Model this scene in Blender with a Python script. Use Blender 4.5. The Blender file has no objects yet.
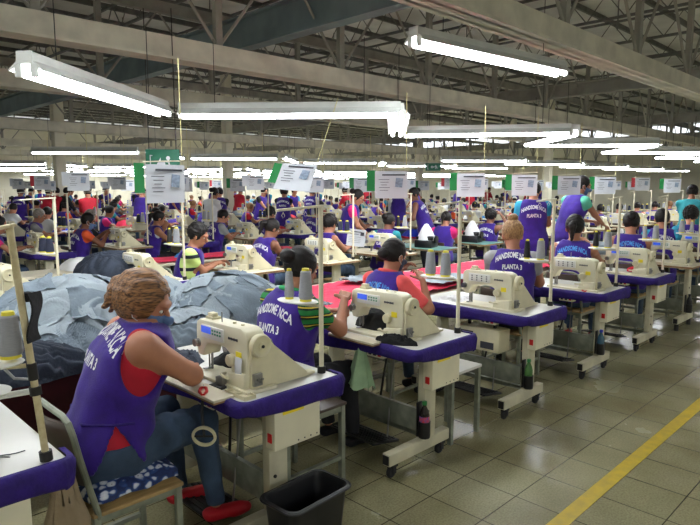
import bpy, bmesh, math, random
import numpy as np
from mathutils import Vector, Matrix, Euler
from mathutils.bvhtree import BVHTree
from mathutils import noise as mnoise
random.seed(7)
RS = np.random.RandomState(5)
PI = math.pi
SC = bpy.context.scene
COL = SC.collection

# ------------------------------------------------------------------ camera model
F_PX, HOR, CAM_Z = 600.0, 187.0, 1.75
PITCH = math.atan((262.5 - HOR) / F_PX)
def at(px, py, z=0.0):
    """floor-plan point (U, V) on the level z that the photo shows at px, py"""
    x = (px - 350) / F_PX; y = -(py - 262.5) / F_PX
    c, s = math.cos(PITCH), math.sin(PITCH)
    d = c + y * s; u = -s + y * c
    t = (z - CAM_Z) / u
    return (d + x) * t / 2 ** .5, (d - x) * t / 2 ** .5

# ------------------------------------------------------------------ materials
def srgb(r, g, b):
    f = lambda v: (v / 255 / 12.92) if v <= 10.31 else ((v / 255 + .055) / 1.055) ** 2.4
    return (f(r), f(g), f(b), 1)
MATS = {}
def mat(name, rgb, rough=.6, metal=0., var=.12, scale=8., bump=0., bscale=40., spec=.5, stretch=None, emit=0, rgb2=None, sheen=0.):
    if name in MATS: return MATS[name]
    m = bpy.data.materials.new(name); m.use_nodes = True
    nt = m.node_tree; N = nt.nodes; L = nt.links
    b = N['Principled BSDF']
    b.inputs['Roughness'].default_value = rough
    b.inputs['Metallic'].default_value = metal
    b.inputs['Specular IOR Level'].default_value = spec
    if sheen: b.inputs['Sheen Weight'].default_value = sheen
    tc = N.new('ShaderNodeTexCoord'); mp = N.new('ShaderNodeMapping')
    L.new(tc.outputs['Object'], mp.inputs['Vector'])
    if stretch: mp.inputs['Scale'].default_value = stretch
    nz = N.new('ShaderNodeTexNoise'); nz.inputs['Scale'].default_value = scale; nz.inputs['Detail'].default_value = 4
    L.new(mp.outputs['Vector'], nz.inputs['Vector'])
    ramp = N.new('ShaderNodeValToRGB')
    c = srgb(*rgb); c2 = srgb(*rgb2) if rgb2 else tuple(min(1, v * (1 + var)) for v in c[:3]) + (1,)
    c1 = c if rgb2 else tuple(v * (1 - var) for v in c[:3]) + (1,)
    ramp.color_ramp.elements[0].color = c1; ramp.color_ramp.elements[1].color = c2
    ramp.color_ramp.elements[0].position = .35; ramp.color_ramp.elements[1].position = .65
    L.new(nz.outputs['Fac'], ramp.inputs['Fac']); L.new(ramp.outputs['Color'], b.inputs['Base Color'])
    if emit:
        b.inputs['Emission Color'].default_value = c; b.inputs['Emission Strength'].default_value = emit
    if bump:
        n2 = N.new('ShaderNodeTexNoise'); n2.inputs['Scale'].default_value = bscale; n2.inputs['Detail'].default_value = 5
        L.new(mp.outputs['Vector'], n2.inputs['Vector'])
        bp = N.new('ShaderNodeBump'); bp.inputs['Strength'].default_value = bump; bp.inputs['Distance'].default_value = .02
        L.new(n2.outputs['Fac'], bp.inputs['Height']); L.new(bp.outputs['Normal'], b.inputs['Normal'])
    MATS[name] = m
    return m
def emat(name, rgb, strength):
    m = bpy.data.materials.new(name); m.use_nodes = True
    nt = m.node_tree; nt.nodes.clear()
    e = nt.nodes.new('ShaderNodeEmission'); o = nt.nodes.new('ShaderNodeOutputMaterial')
    e.inputs['Color'].default_value = srgb(*rgb); e.inputs['Strength'].default_value = strength
    nt.links.new(e.outputs[0], o.inputs[0]); MATS[name] = m
    return m
def band_mat(name, stops, axis='Z', period=.1, rough=.8, wob=.01):
    """striped cloth: stops = [(pos, rgb)...] repeated every period along an object axis"""
    if name in MATS: return MATS[name]
    m = bpy.data.materials.new(name); m.use_nodes = True
    nt = m.node_tree; N = nt.nodes; L = nt.links; b = N['Principled BSDF']; b.inputs['Roughness'].default_value = rough
    tc = N.new('ShaderNodeTexCoord'); sp = N.new('ShaderNodeSeparateXYZ'); L.new(tc.outputs['Object'], sp.inputs[0])
    nz = N.new('ShaderNodeTexNoise'); nz.inputs['Scale'].default_value = 9; L.new(tc.outputs['Object'], nz.inputs['Vector'])
    a = N.new('ShaderNodeMath'); a.operation = 'MULTIPLY_ADD'; a.inputs[1].default_value = wob * 2
    L.new(nz.outputs['Fac'], a.inputs[0]); L.new(sp.outputs[axis], a.inputs[2])
    d = N.new('ShaderNodeMath'); d.operation = 'DIVIDE'; d.inputs[1].default_value = period; L.new(a.outputs[0], d.inputs[0])
    f = N.new('ShaderNodeMath'); f.operation = 'FRACT'; L.new(d.outputs[0], f.inputs[0])
    r = N.new('ShaderNodeValToRGB'); r.color_ramp.interpolation = 'CONSTANT'
    el = r.color_ramp.elements
    el[0].position = 0; el[0].color = srgb(*stops[0][1])
    el[1].position = stops[1][0]; el[1].color = srgb(*stops[1][1])
    for p, c in stops[2:]:
        e = el.new(p); e.color = srgb(*c)
    L.new(f.outputs[0], r.inputs['Fac']); L.new(r.outputs['Color'], b.inputs['Base Color'])
    MATS[name] = m
    return m

M = {}
M['cream'] = mat('cream_enamel', (226, 220, 192), .38, var=.05, scale=5, bump=.02)
M['ivory'] = mat('ivory_enamel', (214, 206, 172), .42, var=.09, scale=7)
M['white'] = mat('white_paint', (225, 225, 218), .45, var=.04)
M['laminate'] = mat('white_laminate', (214, 212, 204), .32, var=.05, scale=3)
M['wood_edge'] = mat('plywood_edge', (140, 108, 70), .6, var=.2, scale=30)
M['board'] = mat('pressed_board', (205, 196, 172), .5, var=.06, scale=9)
M['teal_top'] = mat('teal_laminate', (95, 140, 132), .35, var=.08, scale=4)
M['purple'] = mat('purple_cloth', (50, 16, 128), .85, var=.14, scale=14, bump=.15, bscale=160, sheen=.15)
M['purple_dk'] = mat('purple_wrap', (42, 18, 112), .8, var=.2, scale=18, bump=.3, bscale=60)
M['frame'] = mat('frame_enamel', (196, 190, 162), .45, var=.12, scale=6, bump=.03)
M['grey_frame'] = mat('grey_green_metal', (128, 132, 116), .5, metal=.2, var=.2, scale=14)
M['steel'] = mat('steel', (150, 150, 148), .3, metal=.9, var=.1)
M['dark_metal'] = mat('dark_metal', (48, 47, 46), .5, metal=.5, var=.2)
M['black_plastic'] = mat('black_plastic', (20, 20, 22), .35, var=.2)
M['rubber'] = mat('rubber', (26, 26, 27), .8, var=.2)
M['red_plastic'] = mat('red_plastic', (205, 30, 28), .35, var=.05)
M['yellow'] = mat('yellow_label', (236, 214, 40), .5, var=.03)
M['blue_disp'] = mat('blue_display', (58, 90, 205), .25, var=.1, emit=.35)
M['green_btn'] = mat('green_print', (60, 135, 95), .5)
M['print'] = mat('dark_print', (60, 62, 70), .6, var=.02)
M['greyprint'] = mat('grey_print', (135, 150, 170), .6, var=.25, scale=60)
M['paper'] = mat('paper', (204, 207, 213), .7, var=.03)
M['green_card'] = mat('green_card', (24, 128, 62), .6, var=.05)
M['red_card'] = mat('red_card', (190, 52, 62), .6, var=.05)
M['cord'] = mat('pale_cord', (205, 196, 140), .7, var=.05)
M['thread_grey'] = mat('grey_thread', (158, 160, 166), .75, var=.07, scale=40, stretch=(1, 1, 14), bump=.3, bscale=120)
M['thread_navy'] = mat('navy_thread', (36, 42, 66), .7, var=.15, scale=40, stretch=(1, 1, 14), bump=.3, bscale=120)
M['thread_black'] = mat('black_thread', (22, 21, 22), .7, var=.15, scale=40, stretch=(1, 1, 14), bump=.3, bscale=120)
M['yellow_core'] = mat('yellow_core', (228, 214, 60), .45, var=.04)
M['pole'] = mat('cream_pole', (222, 214, 188), .45, var=.1, scale=12)
M['pole_worn'] = mat('worn_cream_pole', (214, 202, 162), .55, scale=38, rgb2=(196, 180, 138))
M['denim'] = mat('pale_denim', (142, 153, 160), .88, var=.12, scale=6, bump=.25, bscale=70)
M['denim2'] = mat('grey_blue_denim', (116, 129, 140), .88, var=.14, scale=7, bump=.25, bscale=70)
M['navy_cloth'] = mat('navy_cloth', (38, 46, 60), .85, var=.22, scale=6, bump=.2, bscale=70)
M['black_cloth'] = mat('black_cloth', (18, 18, 20), .9, var=.25, scale=10, bump=.2)
M['pink_cloth'] = mat('pink_red_cloth', (208, 32, 72), .8, var=.1, scale=3, bump=.2, bscale=30)
M['red_cloth'] = mat('red_cloth', (196, 24, 46), .8, var=.1, scale=5)
M['blue_cloth'] = mat('bright_blue_cloth', (34, 60, 205), .8, var=.15, scale=6)
M['white_cloth'] = mat('white_cloth', (222, 222, 222), .85, var=.05)
M['maroon'] = mat('maroon_cloth', (70, 18, 26), .85, var=.2)
M['sky_cloth'] = mat('sky_blue_cloth', (60, 140, 205), .8, var=.12)
M['tan'] = mat('tan_sacking', (150, 132, 104), .9, var=.12, scale=9, bump=.3)
M['pale_green'] = mat('pale_green_cloth', (150, 178, 140), .85, var=.15, scale=10)
M['skin'] = mat('brown_skin', (176, 120, 92), .55, var=.07, scale=9)
M['skin_d'] = mat('deep_brown_skin', (128, 82, 60), .55, var=.08, scale=9)
M['hair_b'] = mat('black_hair', (14, 11, 10), .5, scale=22, rgb2=(30, 24, 22), stretch=(1, 5, 1), bump=.25, bscale=60, spec=.3)
M['hair_br'] = mat('brown_hair', (62, 38, 22), .5, scale=20, rgb2=(160, 112, 66), stretch=(1, 5, 7), bump=.2, bscale=30)
M['hair_bl'] = mat('blond_hair', (120, 84, 50), .45, scale=22, rgb2=(180, 138, 88), stretch=(1, 6, 2), bump=.5, bscale=60)
M['hair_g'] = mat('grey_hair', (120, 112, 104), .5, scale=22, rgb2=(160, 152, 144), stretch=(1, 6, 2), bump=.4)
M['eye'] = mat('eye_dark', (24, 18, 16), .2, var=.05)
M['lip'] = mat('lip', (150, 76, 68), .5, var=.05)
M['mask'] = mat('blue_mask', (92, 118, 160), .8, var=.05)
M['mask_d'] = mat('grey_mask', (70, 78, 100), .8, var=.05)
M['red_shirt'] = mat('crimson_jersey', (176, 14, 40), .8, var=.1, scale=12)
M['coral_shirt'] = mat('coral_shirt', (226, 84, 84), .8, var=.1, scale=12, bump=.1)
M['orange_shirt'] = mat('orange_shirt', (232, 92, 44), .8, var=.06)
M['pink_shirt'] = mat('hot_pink_shirt', (222, 36, 122), .8, var=.06)
M['teal_shirt'] = mat('teal_shirt', (40, 140, 150), .8, var=.08)
M['sky_shirt'] = mat('turquoise_shirt', (44, 152, 188), .8, var=.08)
M['grey_shirt'] = mat('grey_shirt', (150, 150, 152), .85, var=.1)
M['white_shirt'] = mat('white_shirt', (214, 214, 214), .85, var=.05)
M['mint_shirt'] = mat('mint_shirt', (96, 190, 160), .85, var=.06)
M['black_shirt'] = mat('black_shirt', (26, 26, 30), .85, var=.1)
M['jeans'] = mat('dark_jeans', (52, 70, 92), .88, var=.3, scale=7, bump=.2, bscale=120)
M['black_trs'] = mat('black_trousers', (24, 24, 28), .85, var=.2)
M['red_shoe'] = mat('red_shoe', (190, 22, 36), .5, var=.08)
M['letter'] = mat('white_lettering', (228, 228, 232), .7, var=.02)
M['letter_b'] = mat('blue_lettering', (70, 140, 215), .7, var=.04)
M['stripe'] = band_mat('green_striped_jersey', [(0, (38, 132, 66)), (.42, (16, 40, 30)), (.62, (214, 190, 62)), (.74, (16, 40, 30)), (.86, (38, 132, 66))], 'Z', .058)
M['green_trim'] = mat('green_collar', (52, 160, 96), .8, var=.06)
M['lime'] = band_mat('lime_banded_shirt', [(0, (198, 222, 130)), (.70, (26, 34, 44)), (.97, (198, 222, 130))], 'Z', .145, wob=.004)
M['chair_back'] = mat('brown_vinyl', (66, 52, 44), .4, var=.2, scale=10)
M['chair_wood'] = mat('worn_plywood', (168, 138, 88), .55, var=.2, scale=10, stretch=(1, 6, 1))
M['seat_red'] = mat('dark_stool', (88, 76, 66), .6, var=.2)
M['bin'] = mat('black_bin', (22, 22, 24), .42, var=.2, scale=5)
M['green_bottle'] = mat('green_bottle', (70, 110, 60), .15, var=.1)
M['blue_bottle'] = mat('blue_bottle', (62, 100, 120), .12, var=.1)
M['cola'] = mat('dark_drink', (34, 26, 26), .12, var=.1)
M['cap_green'] = mat('green_cap', (40, 120, 60), .4)
M['label_blue'] = mat('bottle_label', (60, 90, 170), .5, scale=60, rgb2=(214, 60, 60))
M['sign_green'] = mat('sign_green', (36, 110, 84), .5, var=.05)
M['housing'] = mat('lamp_housing', (196, 198, 192), .5, var=.04)
M['beam'] = mat('tan_beam', (208, 203, 184), .7, var=.14, scale=3)
M['beam_dk'] = mat('grey_beam', (150, 148, 138), .7, var=.14, scale=3)
M['girder'] = mat('blue_grey_girder', (128, 144, 148), .6, var=.15, scale=2)
M['deck'] = mat('roof_deck', (206, 207, 202), .7, var=.12, scale=1.2)
M['purlin'] = mat('purlin', (104, 104, 100), .7, var=.15)
M['wall'] = mat('cream_wall', (226, 221, 200), .85, var=.06, scale=1)
M['foil'] = mat('silver_cone', (172, 174, 178), .3, metal=.6, var=.1)
M['gun'] = mat('grey_enamel', (138, 146, 140), .45, var=.1)
emat('tube_glow', (246, 250, 255), 22.0)


# floral cushion
def floral():
    m = bpy.data.materials.new('floral_cloth'); m.use_nodes = True
    nt = m.node_tree; N = nt.nodes; L = nt.links; b = N['Principled BSDF']; b.inputs['Roughness'].default_value = .9
    tc = N.new('ShaderNodeTexCoord'); nz = N.new('ShaderNodeTexNoise'); nz.inputs['Scale'].default_value = 14
    L.new(tc.outputs['Object'], nz.inputs['Vector'])
    mx = N.new('ShaderNodeVectorMath'); mx.operation = 'MULTIPLY_ADD'
    mx.inputs[1].default_value = (.05,) * 3
    L.new(nz.outputs['Color'], mx.inputs[0]); L.new(tc.outputs['Object'], mx.inputs[2])
    v = N.new('ShaderNodeTexVoronoi'); v.inputs['Scale'].default_value = 24; L.new(mx.outputs[0], v.inputs['Vector'])
    r = N.new('ShaderNodeValToRGB'); e = r.color_ramp.elements
    e[0].position = 0; e[0].color = srgb(60, 66, 100); e[1].position = 1; e[1].color = srgb(34, 52, 100)
    for p, c in ((.12, (220, 222, 226)), (.34, (190, 196, 210)), (.44, (40, 70, 130)), (.6, (26, 40, 84))):
        q = e.new(p); q.color = srgb(*c)
    L.new(v.outputs['Distance'], r.inputs['Fac']); L.new(r.outputs['Color'], b.inputs['Base Color'])
    return m
M['floral'] = floral()

def floor_mat():
    m = bpy.data.materials.new('terrazzo_tiles'); m.use_nodes = True
    nt = m.node_tree; N = nt.nodes; L = nt.links; b = N['Principled BSDF']
    tc = N.new('ShaderNodeTexCoord'); mp = N.new('ShaderNodeMapping'); L.new(tc.outputs['Object'], mp.inputs['Vector'])
    mp.inputs['Location'].default_value = (-2.95 + .3455 * 20, -1.615 + .3455 * 20, 0)
    br = N.new('ShaderNodeTexBrick'); br.offset = 0; br.squash = 1
    br.inputs['Scale'].default_value = 1; br.inputs['Brick Width'].default_value = .3455; br.inputs['Row Height'].default_value = .3455
    br.inputs['Mortar Size'].default_value = .0035; br.inputs['Mortar Smooth'].default_value = .2; br.inputs['Bias'].default_value = 0
    br.inputs['Color1'].default_value = srgb(146, 142, 112); br.inputs['Color2'].default_value = srgb(156, 152, 122); br.inputs['Mortar'].default_value = srgb(70, 66, 52)
    L.new(mp.outputs[0], br.inputs['Vector'])
    n1 = N.new('ShaderNodeTexNoise'); n1.inputs['Scale'].default_value = 90; n1.inputs['Detail'].default_value = 3; L.new(tc.outputs['Object'], n1.inputs['Vector'])
    n2 = N.new('ShaderNodeTexNoise'); n2.inputs['Scale'].default_value = 1.6; n2.inputs['Detail'].default_value = 6; L.new(tc.outputs['Object'], n2.inputs['Vector'])
    r1 = N.new('ShaderNodeValToRGB'); r1.color_ramp.elements[0].color = (.80, .79, .75, 1); r1.color_ramp.elements[1].color = (1.06, 1.06, 1.03, 1)
    r1.color_ramp.elements[0].position = .36; r1.color_ramp.elements[1].position = .6
    r2 = N.new('ShaderNodeValToRGB'); r2.color_ramp.elements[0].color = (.66, .62, .52, 1); r2.color_ramp.elements[1].color = (1.06, 1.06, 1.04, 1)
    r2.color_ramp.elements[0].position = .3; r2.color_ramp.elements[1].position = .66
    L.new(n1.outputs['Fac'], r1.inputs['Fac']); L.new(n2.outputs['Fac'], r2.inputs['Fac'])
    def mul(a, c):
        k = N.new('ShaderNodeMix'); k.data_type = 'RGBA'; k.blend_type = 'MULTIPLY'; k.inputs['Factor'].default_value = 1
        L.new(a, k.inputs['A']); L.new(c, k.inputs['B']); return k.outputs['Result']
    o = mul(mul(br.outputs['Color'], r1.outputs['Color']), r2.outputs['Color'])
    L.new(o, b.inputs['Base Color'])
    rr = N.new('ShaderNodeMapRange'); rr.inputs['To Min'].default_value = .18; rr.inputs['To Max'].default_value = .32
    L.new(n2.outputs['Fac'], rr.inputs['Value']); L.new(rr.outputs[0], b.inputs['Roughness'])
    bp = N.new('ShaderNodeBump'); bp.inputs['Strength'].default_value = .03; bp.inputs['Distance'].default_value = .01
    L.new(n1.outputs['Fac'], bp.inputs['Height']); L.new(bp.outputs['Normal'], b.inputs['Normal'])
    return m
M['floor'] = floor_mat()

# ------------------------------------------------------------------ mesh builder
def RX(a): return Matrix.Rotation(a, 4, 'X')
def RY(a): return Matrix.Rotation(a, 4, 'Y')
def RZ(a): return Matrix.Rotation(a, 4, 'Z')
def TR(*p): return Matrix.Translation(Vector(p))

class MB:
    def __init__(self): self.bm = bmesh.new()
    def _mark(self, faces, mi):
        for f in faces: f.material_index = mi
    def box(self, c, s, mi=0, bev=0., rot=None, seg=2):
        t = bmesh.new()
        bmesh.ops.create_cube(t, size=1)
        for v in t.verts: v.co = Vector((v.co.x * s[0], v.co.y * s[1], v.co.z * s[2]))
        if bev: bmesh.ops.bevel(t, geom=list(t.edges), offset=min(bev, min(s) * .45), segments=seg, affect='EDGES', profile=.5)
        mx = TR(*c) @ (rot if rot else Matrix())
        return self.merge(t, mx, mi)
    def merge(self, t, mx=None, mi=0):
        mp = {}
        for v in t.verts: mp[v] = self.bm.verts.new(mx @ v.co if mx else v.co)
        for f in t.faces:
            try: q = self.bm.faces.new([mp[v] for v in f.verts]); q.material_index = mi
            except ValueError: pass
        t.free(); return self
    def quads(self, pts, faces, mi=0):
        vs = [self.bm.verts.new(p) for p in pts]
        for f in faces:
            try: q = self.bm.faces.new([vs[i] for i in f]); q.material_index = mi
            except ValueError: pass
        return self
    def tube(self, path, r, seg=8, mi=0, cap=True):
        path = [Vector(p) for p in path]; n = len(path)
        rs = r if isinstance(r, (list, tuple)) else [r] * n
        rings = []; up = None
        for i, p in enumerate(path):
            d = (path[min(i + 1, n - 1)] - path[max(i - 1, 0)]).normalized()
            if up is None: up = Vector((0, 0, 1)) if abs(d.z) < .9 else Vector((1, 0, 0))
            x = d.cross(up)
            if x.length < 1e-5: x = d.cross(Vector((0, 1, 0)))
            x.normalize(); y = x.cross(d).normalized(); up = y
            rings.append([self.bm.verts.new(p + (x * math.cos(2 * PI * k / seg) + y * math.sin(2 * PI * k / seg)) * rs[i]) for k in range(seg)])
        for a, b in zip(rings, rings[1:]):
            for k in range(seg):
                self.bm.faces.new((a[k], b[k], b[(k + 1) % seg], a[(k + 1) % seg])).material_index = mi
        if cap:
            self.bm.faces.new(rings[0]).material_index = mi; self.bm.faces.new(rings[-1][::-1]).material_index = mi
        return self
    def cyl(self, p0, p1, r0, r1=None, seg=16, mi=0):
        return self.tube([p0, p1], [r0, r0 if r1 is None else r1], seg, mi)
    def lathe(self, prof, seg=20, mx=None, mi=0):
        """prof: list of (r, z) from bottom to top round local z"""
        mx = mx or Matrix(); rings = []
        for r, z in prof:
            if r < 1e-6: rings.append([self.bm.verts.new(mx @ Vector((0, 0, z)))])
            else: rings.append([self.bm.verts.new(mx @ Vector((r * math.cos(2 * PI * k / seg), r * math.sin(2 * PI * k / seg), z))) for k in range(seg)])
        for a, b in zip(rings, rings[1:]):
            for k in range(seg):
                k2 = (k + 1) % seg
                if len(a) == 1 and len(b) == 1: continue
                if len(a) == 1: f = (a[0], b[k], b[k2])[::-1]
                elif len(b) == 1: f = (a[k], a[k2], b[0])
                else: f = (a[k], a[k2], b[k2], b[k])
                self.bm.faces.new(f).material_index = mi
        return self
    def prism(self, poly, axis, lo, hi, mi=0, bev=0.):
        """poly in the two other axes; axis 0/1/2 is the extrusion"""
        t = bmesh.new()
        def P(a, b, h): return Vector((h, a, b)) if axis == 0 else Vector((a, h, b)) if axis == 1 else Vector((a, b, h))
        lo_v = [t.verts.new(P(a, b, lo)) for a, b in poly]; hi_v = [t.verts.new(P(a, b, hi)) for a, b in poly]
        n = len(poly)
        t.faces.new(lo_v); t.faces.new(hi_v[::-1])
        for k in range(n): t.faces.new((lo_v[k], hi_v[k], hi_v[(k + 1) % n], lo_v[(k + 1) % n]))
        bmesh.ops.recalc_face_normals(t, faces=t.faces)
        if bev: bmesh.ops.bevel(t, geom=list(t.edges), offset=bev, segments=2, affect='EDGES', profile=.5, clamp_overlap=True)
        return self.merge(t, None, mi)
    def grid(self, fn, nu, nv, mi=0, thick=0.):
        """sheet of fn(u, v), u v in 0..1; thick gives it a second side"""
        g = [[Vector(fn(i / nu, j / nv)) for j in range(nv + 1)] for i in range(nu + 1)]
        A = [[self.bm.verts.new(p) for p in row] for row in g]
        for i in range(nu):
            for j in range(nv): self.bm.faces.new((A[i][j], A[i + 1][j], A[i + 1][j + 1], A[i][j + 1])).material_index = mi
        if thick:
            B = [[None] * (nv + 1) for _ in range(nu + 1)]
            for i in range(nu + 1):
                for j in range(nv + 1):
                    du = g[min(i + 1, nu)][j] - g[max(i - 1, 0)][j]; dv = g[i][min(j + 1, nv)] - g[i][max(j - 1, 0)]
                    n = du.cross(dv)
                    n = n.normalized() if n.length > 1e-9 else Vector((0, 0, 1))
                    B[i][j] = self.bm.verts.new(g[i][j] - n * thick)
            for i in range(nu):
                for j in range(nv): self.bm.faces.new((B[i][j], B[i][j + 1], B[i + 1][j + 1], B[i + 1][j])).material_index = mi
            rim = [(i, 0) for i in range(nu)] + [(nu, j) for j in range(nv)] + [(i, nv) for i in range(nu, 0, -1)] + [(0, j) for j in range(nv, 0, -1)]
            for k in range(len(rim)):
                a, b = rim[k], rim[(k + 1) % len(rim)]
                self.bm.faces.new((A[a[0]][a[1]], B[a[0]][a[1]], B[b[0]][b[1]], A[b[0]][b[1]])).material_index = mi
        return self
    def mesh(self, name, mats, sharp=38):
        bmesh.ops.recalc_face_normals(self.bm, faces=self.bm.faces)
        me = bpy.data.meshes.new(name); self.bm.to_mesh(me); self.bm.free()
        for m in (mats if isinstance(mats, (list, tuple)) else [mats]): me.materials.append(m)
        me.shade_smooth()
        me.set_sharp_from_angle(angle=math.radians(sharp))
        return me
    def obj(self, name, mats, parent=None, sharp=38, loc=None):
        o = bpy.data.objects.new(name, self.mesh(name, mats, sharp)); COL.objects.link(o)
        if parent: o.parent = parent
        if loc: o.location = loc
        return o

def tag(o, label=None, cat=None, group=None, kind=None):
    if label: o['label'] = label
    if cat: o['category'] = cat
    if group: o['group'] = group
    if kind: o['kind'] = kind
    return o
def empty(name, loc=(0, 0, 0), rz=0., label=None, cat=None, group=None):
    o = bpy.data.objects.new(name, None); o.empty_display_size = .1
    COL.objects.link(o); o.location = loc; o.rotation_euler = (0, 0, rz)
    return tag(o, label, cat, group)
def struct(name, mb, mats, sharp=38):
    return tag(mb.obj(name, mats, None, sharp), kind='structure')
def copy_tree(o, parent=None, skip=()):
    c = o.copy(); COL.objects.link(c); c.parent = parent
    for ch in o.children:
        if ch.name.split('.')[0] in skip: continue
        copy_tree(ch, c, skip)
    return c
def put(o, loc, rz=0., label=None, group=None, scale=None):
    o.location = loc; o.rotation_euler = (0, 0, rz)
    if label: o['label'] = label
    if group: o['group'] = group
    elif 'group' in o and group == '': del o['group']
    if scale: o.scale = (scale,) * 3
    return o
ORD = ['first', 'second', 'third', 'fourth', 'fifth', 'sixth', 'seventh', 'eighth', 'ninth', 'tenth', 'eleventh', 'twelfth', 'thirteenth', 'fourteenth',
       'fifteenth', 'sixteenth', 'seventeenth', 'eighteenth', 'nineteenth', 'twentieth'] + ['%dth' % i for i in range(21, 60)]

# ------------------------------------------------------------------ figures: distance fields -> one continuous skin
def smin(a, b, k):
    h = np.clip(.5 + .5 * (b - a) / k, 0, 1)
    return b * (1 - h) + a * h - k * h * (1 - h)
class Cap:
    def __init__(s, a, b, ra, rb): s.a = np.array(a, float); s.b = np.array(b, float); s.ra = ra; s.rb = rb
    def bb(s):
        r = max(s.ra, s.rb); return np.minimum(s.a, s.b) - r, np.maximum(s.a, s.b) + r
    def ev(s, X, Y, Z):
        ba = s.b - s.a; L = max(1e-9, ba @ ba)
        px, py, pz = X - s.a[0], Y - s.a[1], Z - s.a[2]
        t = np.clip((px * ba[0] + py * ba[1] + pz * ba[2]) / L, 0, 1)
        return np.sqrt((px - t * ba[0]) ** 2 + (py - t * ba[1]) ** 2 + (pz - t * ba[2]) ** 2) - (s.ra + (s.rb - s.ra) * t)
class Ell:
    def __init__(s, c, r, m=None): s.c = np.array(c, float); s.r = np.array(r, float); s.m = np.eye(3) if m is None else np.array(m)
    def bb(s):
        e = np.sqrt(((s.m * s.r) ** 2).sum(1)); return s.c - e, s.c + e
    def ev(s, X, Y, Z):
        d = (X - s.c[0], Y - s.c[1], Z - s.c[2])
        q = [d[0] * s.m[0, k] + d[1] * s.m[1, k] + d[2] * s.m[2, k] for k in range(3)]
        k0 = np.sqrt(sum((q[k] / s.r[k]) ** 2 for k in range(3))) + 1e-9
        k1 = np.sqrt(sum((q[k] / s.r[k] ** 2) ** 2 for k in range(3))) + 1e-9
        return k0 * (k0 - 1) / k1
class Loft:
    """stack of ellipses: rows (z, cx, cy, rx, ry)"""
    def __init__(s, rows): s.r = np.array(rows, float)
    def bb(s):
        r = s.r
        return np.array([(r[:, 1] - r[:, 3]).min(), (r[:, 2] - r[:, 4]).min(), r[0, 0]]), np.array([(r[:, 1] + r[:, 3]).max(), (r[:, 2] + r[:, 4]).max(), r[-1, 0]])
    def ev(s, X, Y, Z):
        r = s.r; zz = np.clip(Z, r[0, 0], r[-1, 0])
        cx, cy, rx, ry = (np.interp(zz, r[:, 0], r[:, k]) for k in (1, 2, 3, 4))
        q = ((np.abs(X - cx) / rx) ** 2.3 + (np.abs(Y - cy) / ry) ** 2.3) ** (1 / 2.3)
        d = (q - 1) * np.minimum(rx, ry)
        return np.maximum(d, np.maximum(r[0, 0] - Z, Z - r[-1, 0]))
def field(prims, h, grow=0., k=.03, cuts=(), extra=None, pad=.02):
    lo = np.min([p.bb()[0] for p in prims], 0) - grow - pad - 2 * h; hi = np.max([p.bb()[1] for p in prims], 0) + grow + pad + 2 * h
    n = np.ceil((hi - lo) / h).astype(int) + 1
    ax = [lo[i] + h * np.arange(n[i]) for i in range(3)]
    V = np.full(n, .25)
    mg = grow + k + .05
    for p in prims:
        a, b = p.bb()
        i0 = np.maximum(0, np.floor((a - mg - lo) / h).astype(int)); i1 = np.minimum(n, np.ceil((b + mg - lo) / h).astype(int) + 1)
        if (i1 <= i0).any(): continue
        sl = tuple(slice(i0[i], i1[i]) for i in range(3))
        G = np.meshgrid(*[ax[i][sl[i]] for i in range(3)], indexing='ij', sparse=True)
        V[sl] = smin(V[sl], p.ev(*G), k)
    V -= grow
    if cuts or extra:
        G = np.meshgrid(*ax, indexing='ij', sparse=True)
        if extra: V = V + extra(*G)
        for c in cuts: V = np.maximum(V, c(*G))
    for i in range(3):
        V[tuple(0 if j == i else slice(None) for j in range(3))] = .05; V[tuple(-1 if j == i else slice(None) for j in range(3))] = .05
    return V, lo, h
def nets(V, lo, h):
    """naive surface nets"""
    ins = V < 0
    nx, ny, nz = V.shape
    cnt = np.zeros((nx - 1, ny - 1, nz - 1), np.int8)
    C = [(a, b, c) for a in (0, 1) for b in (0, 1) for c in (0, 1)]
    sl = lambda a, n: slice(a, n - 1 + a)
    for a, b, c in C: cnt += ins[sl(a, nx), sl(b, ny), sl(c, nz)]
    act = (cnt > 0) & (cnt < 8)
    I = np.argwhere(act)
    idx = np.full(act.shape, -1, np.int64); idx[act] = np.arange(len(I))
    cv = {c: V[I[:, 0] + c[0], I[:, 1] + c[1], I[:, 2] + c[2]] for c in C}
    S = np.zeros((len(I), 3)); W = np.zeros(len(I))
    for c in C:
        for ax in range(3):
            if c[ax]: continue
            e = list(c); e[ax] = 1; e = tuple(e)
            va, vb = cv[c], cv[e]; m = (va < 0) != (vb < 0)
            t = np.where(m, va / np.where(m, va - vb, 1), 0)
            p = np.tile(np.array(c, float), (len(I), 1)); p[:, ax] = t
            S += p * m[:, None]; W += m
    P = lo + h * (I + S / W[:, None])
    Q = []
    for ax in range(3):
        o1, o2 = [(1, 2), (2, 0), (0, 1)][ax]
        A = ins; s0 = [slice(None)] * 3; s1 = [slice(None)] * 3
        s0[ax] = slice(0, -1); s1[ax] = slice(1, None)
        for o in (o1, o2):
            s0[o] = slice(1, -1); s1[o] = slice(1, -1)
        a, b = A[tuple(s0)], A[tuple(s1)]
        E = np.argwhere(a != b)
        if not len(E): continue
        flip = a[a != b]
        base = E.copy(); base[:, o1] += 1; base[:, o2] += 1
        def cell(d1, d2):
            q = base.copy(); q[:, o1] -= d1; q[:, o2] -= d2; return idx[q[:, 0], q[:, 1], q[:, 2]]
        q = np.stack([cell(1, 1), cell(0, 1), cell(0, 0), cell(1, 0)], 1)
        q[~flip] = q[~flip][:, ::-1]
        Q.append(q)
    return P, np.concatenate(Q) if Q else np.zeros((0, 4), int)
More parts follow.
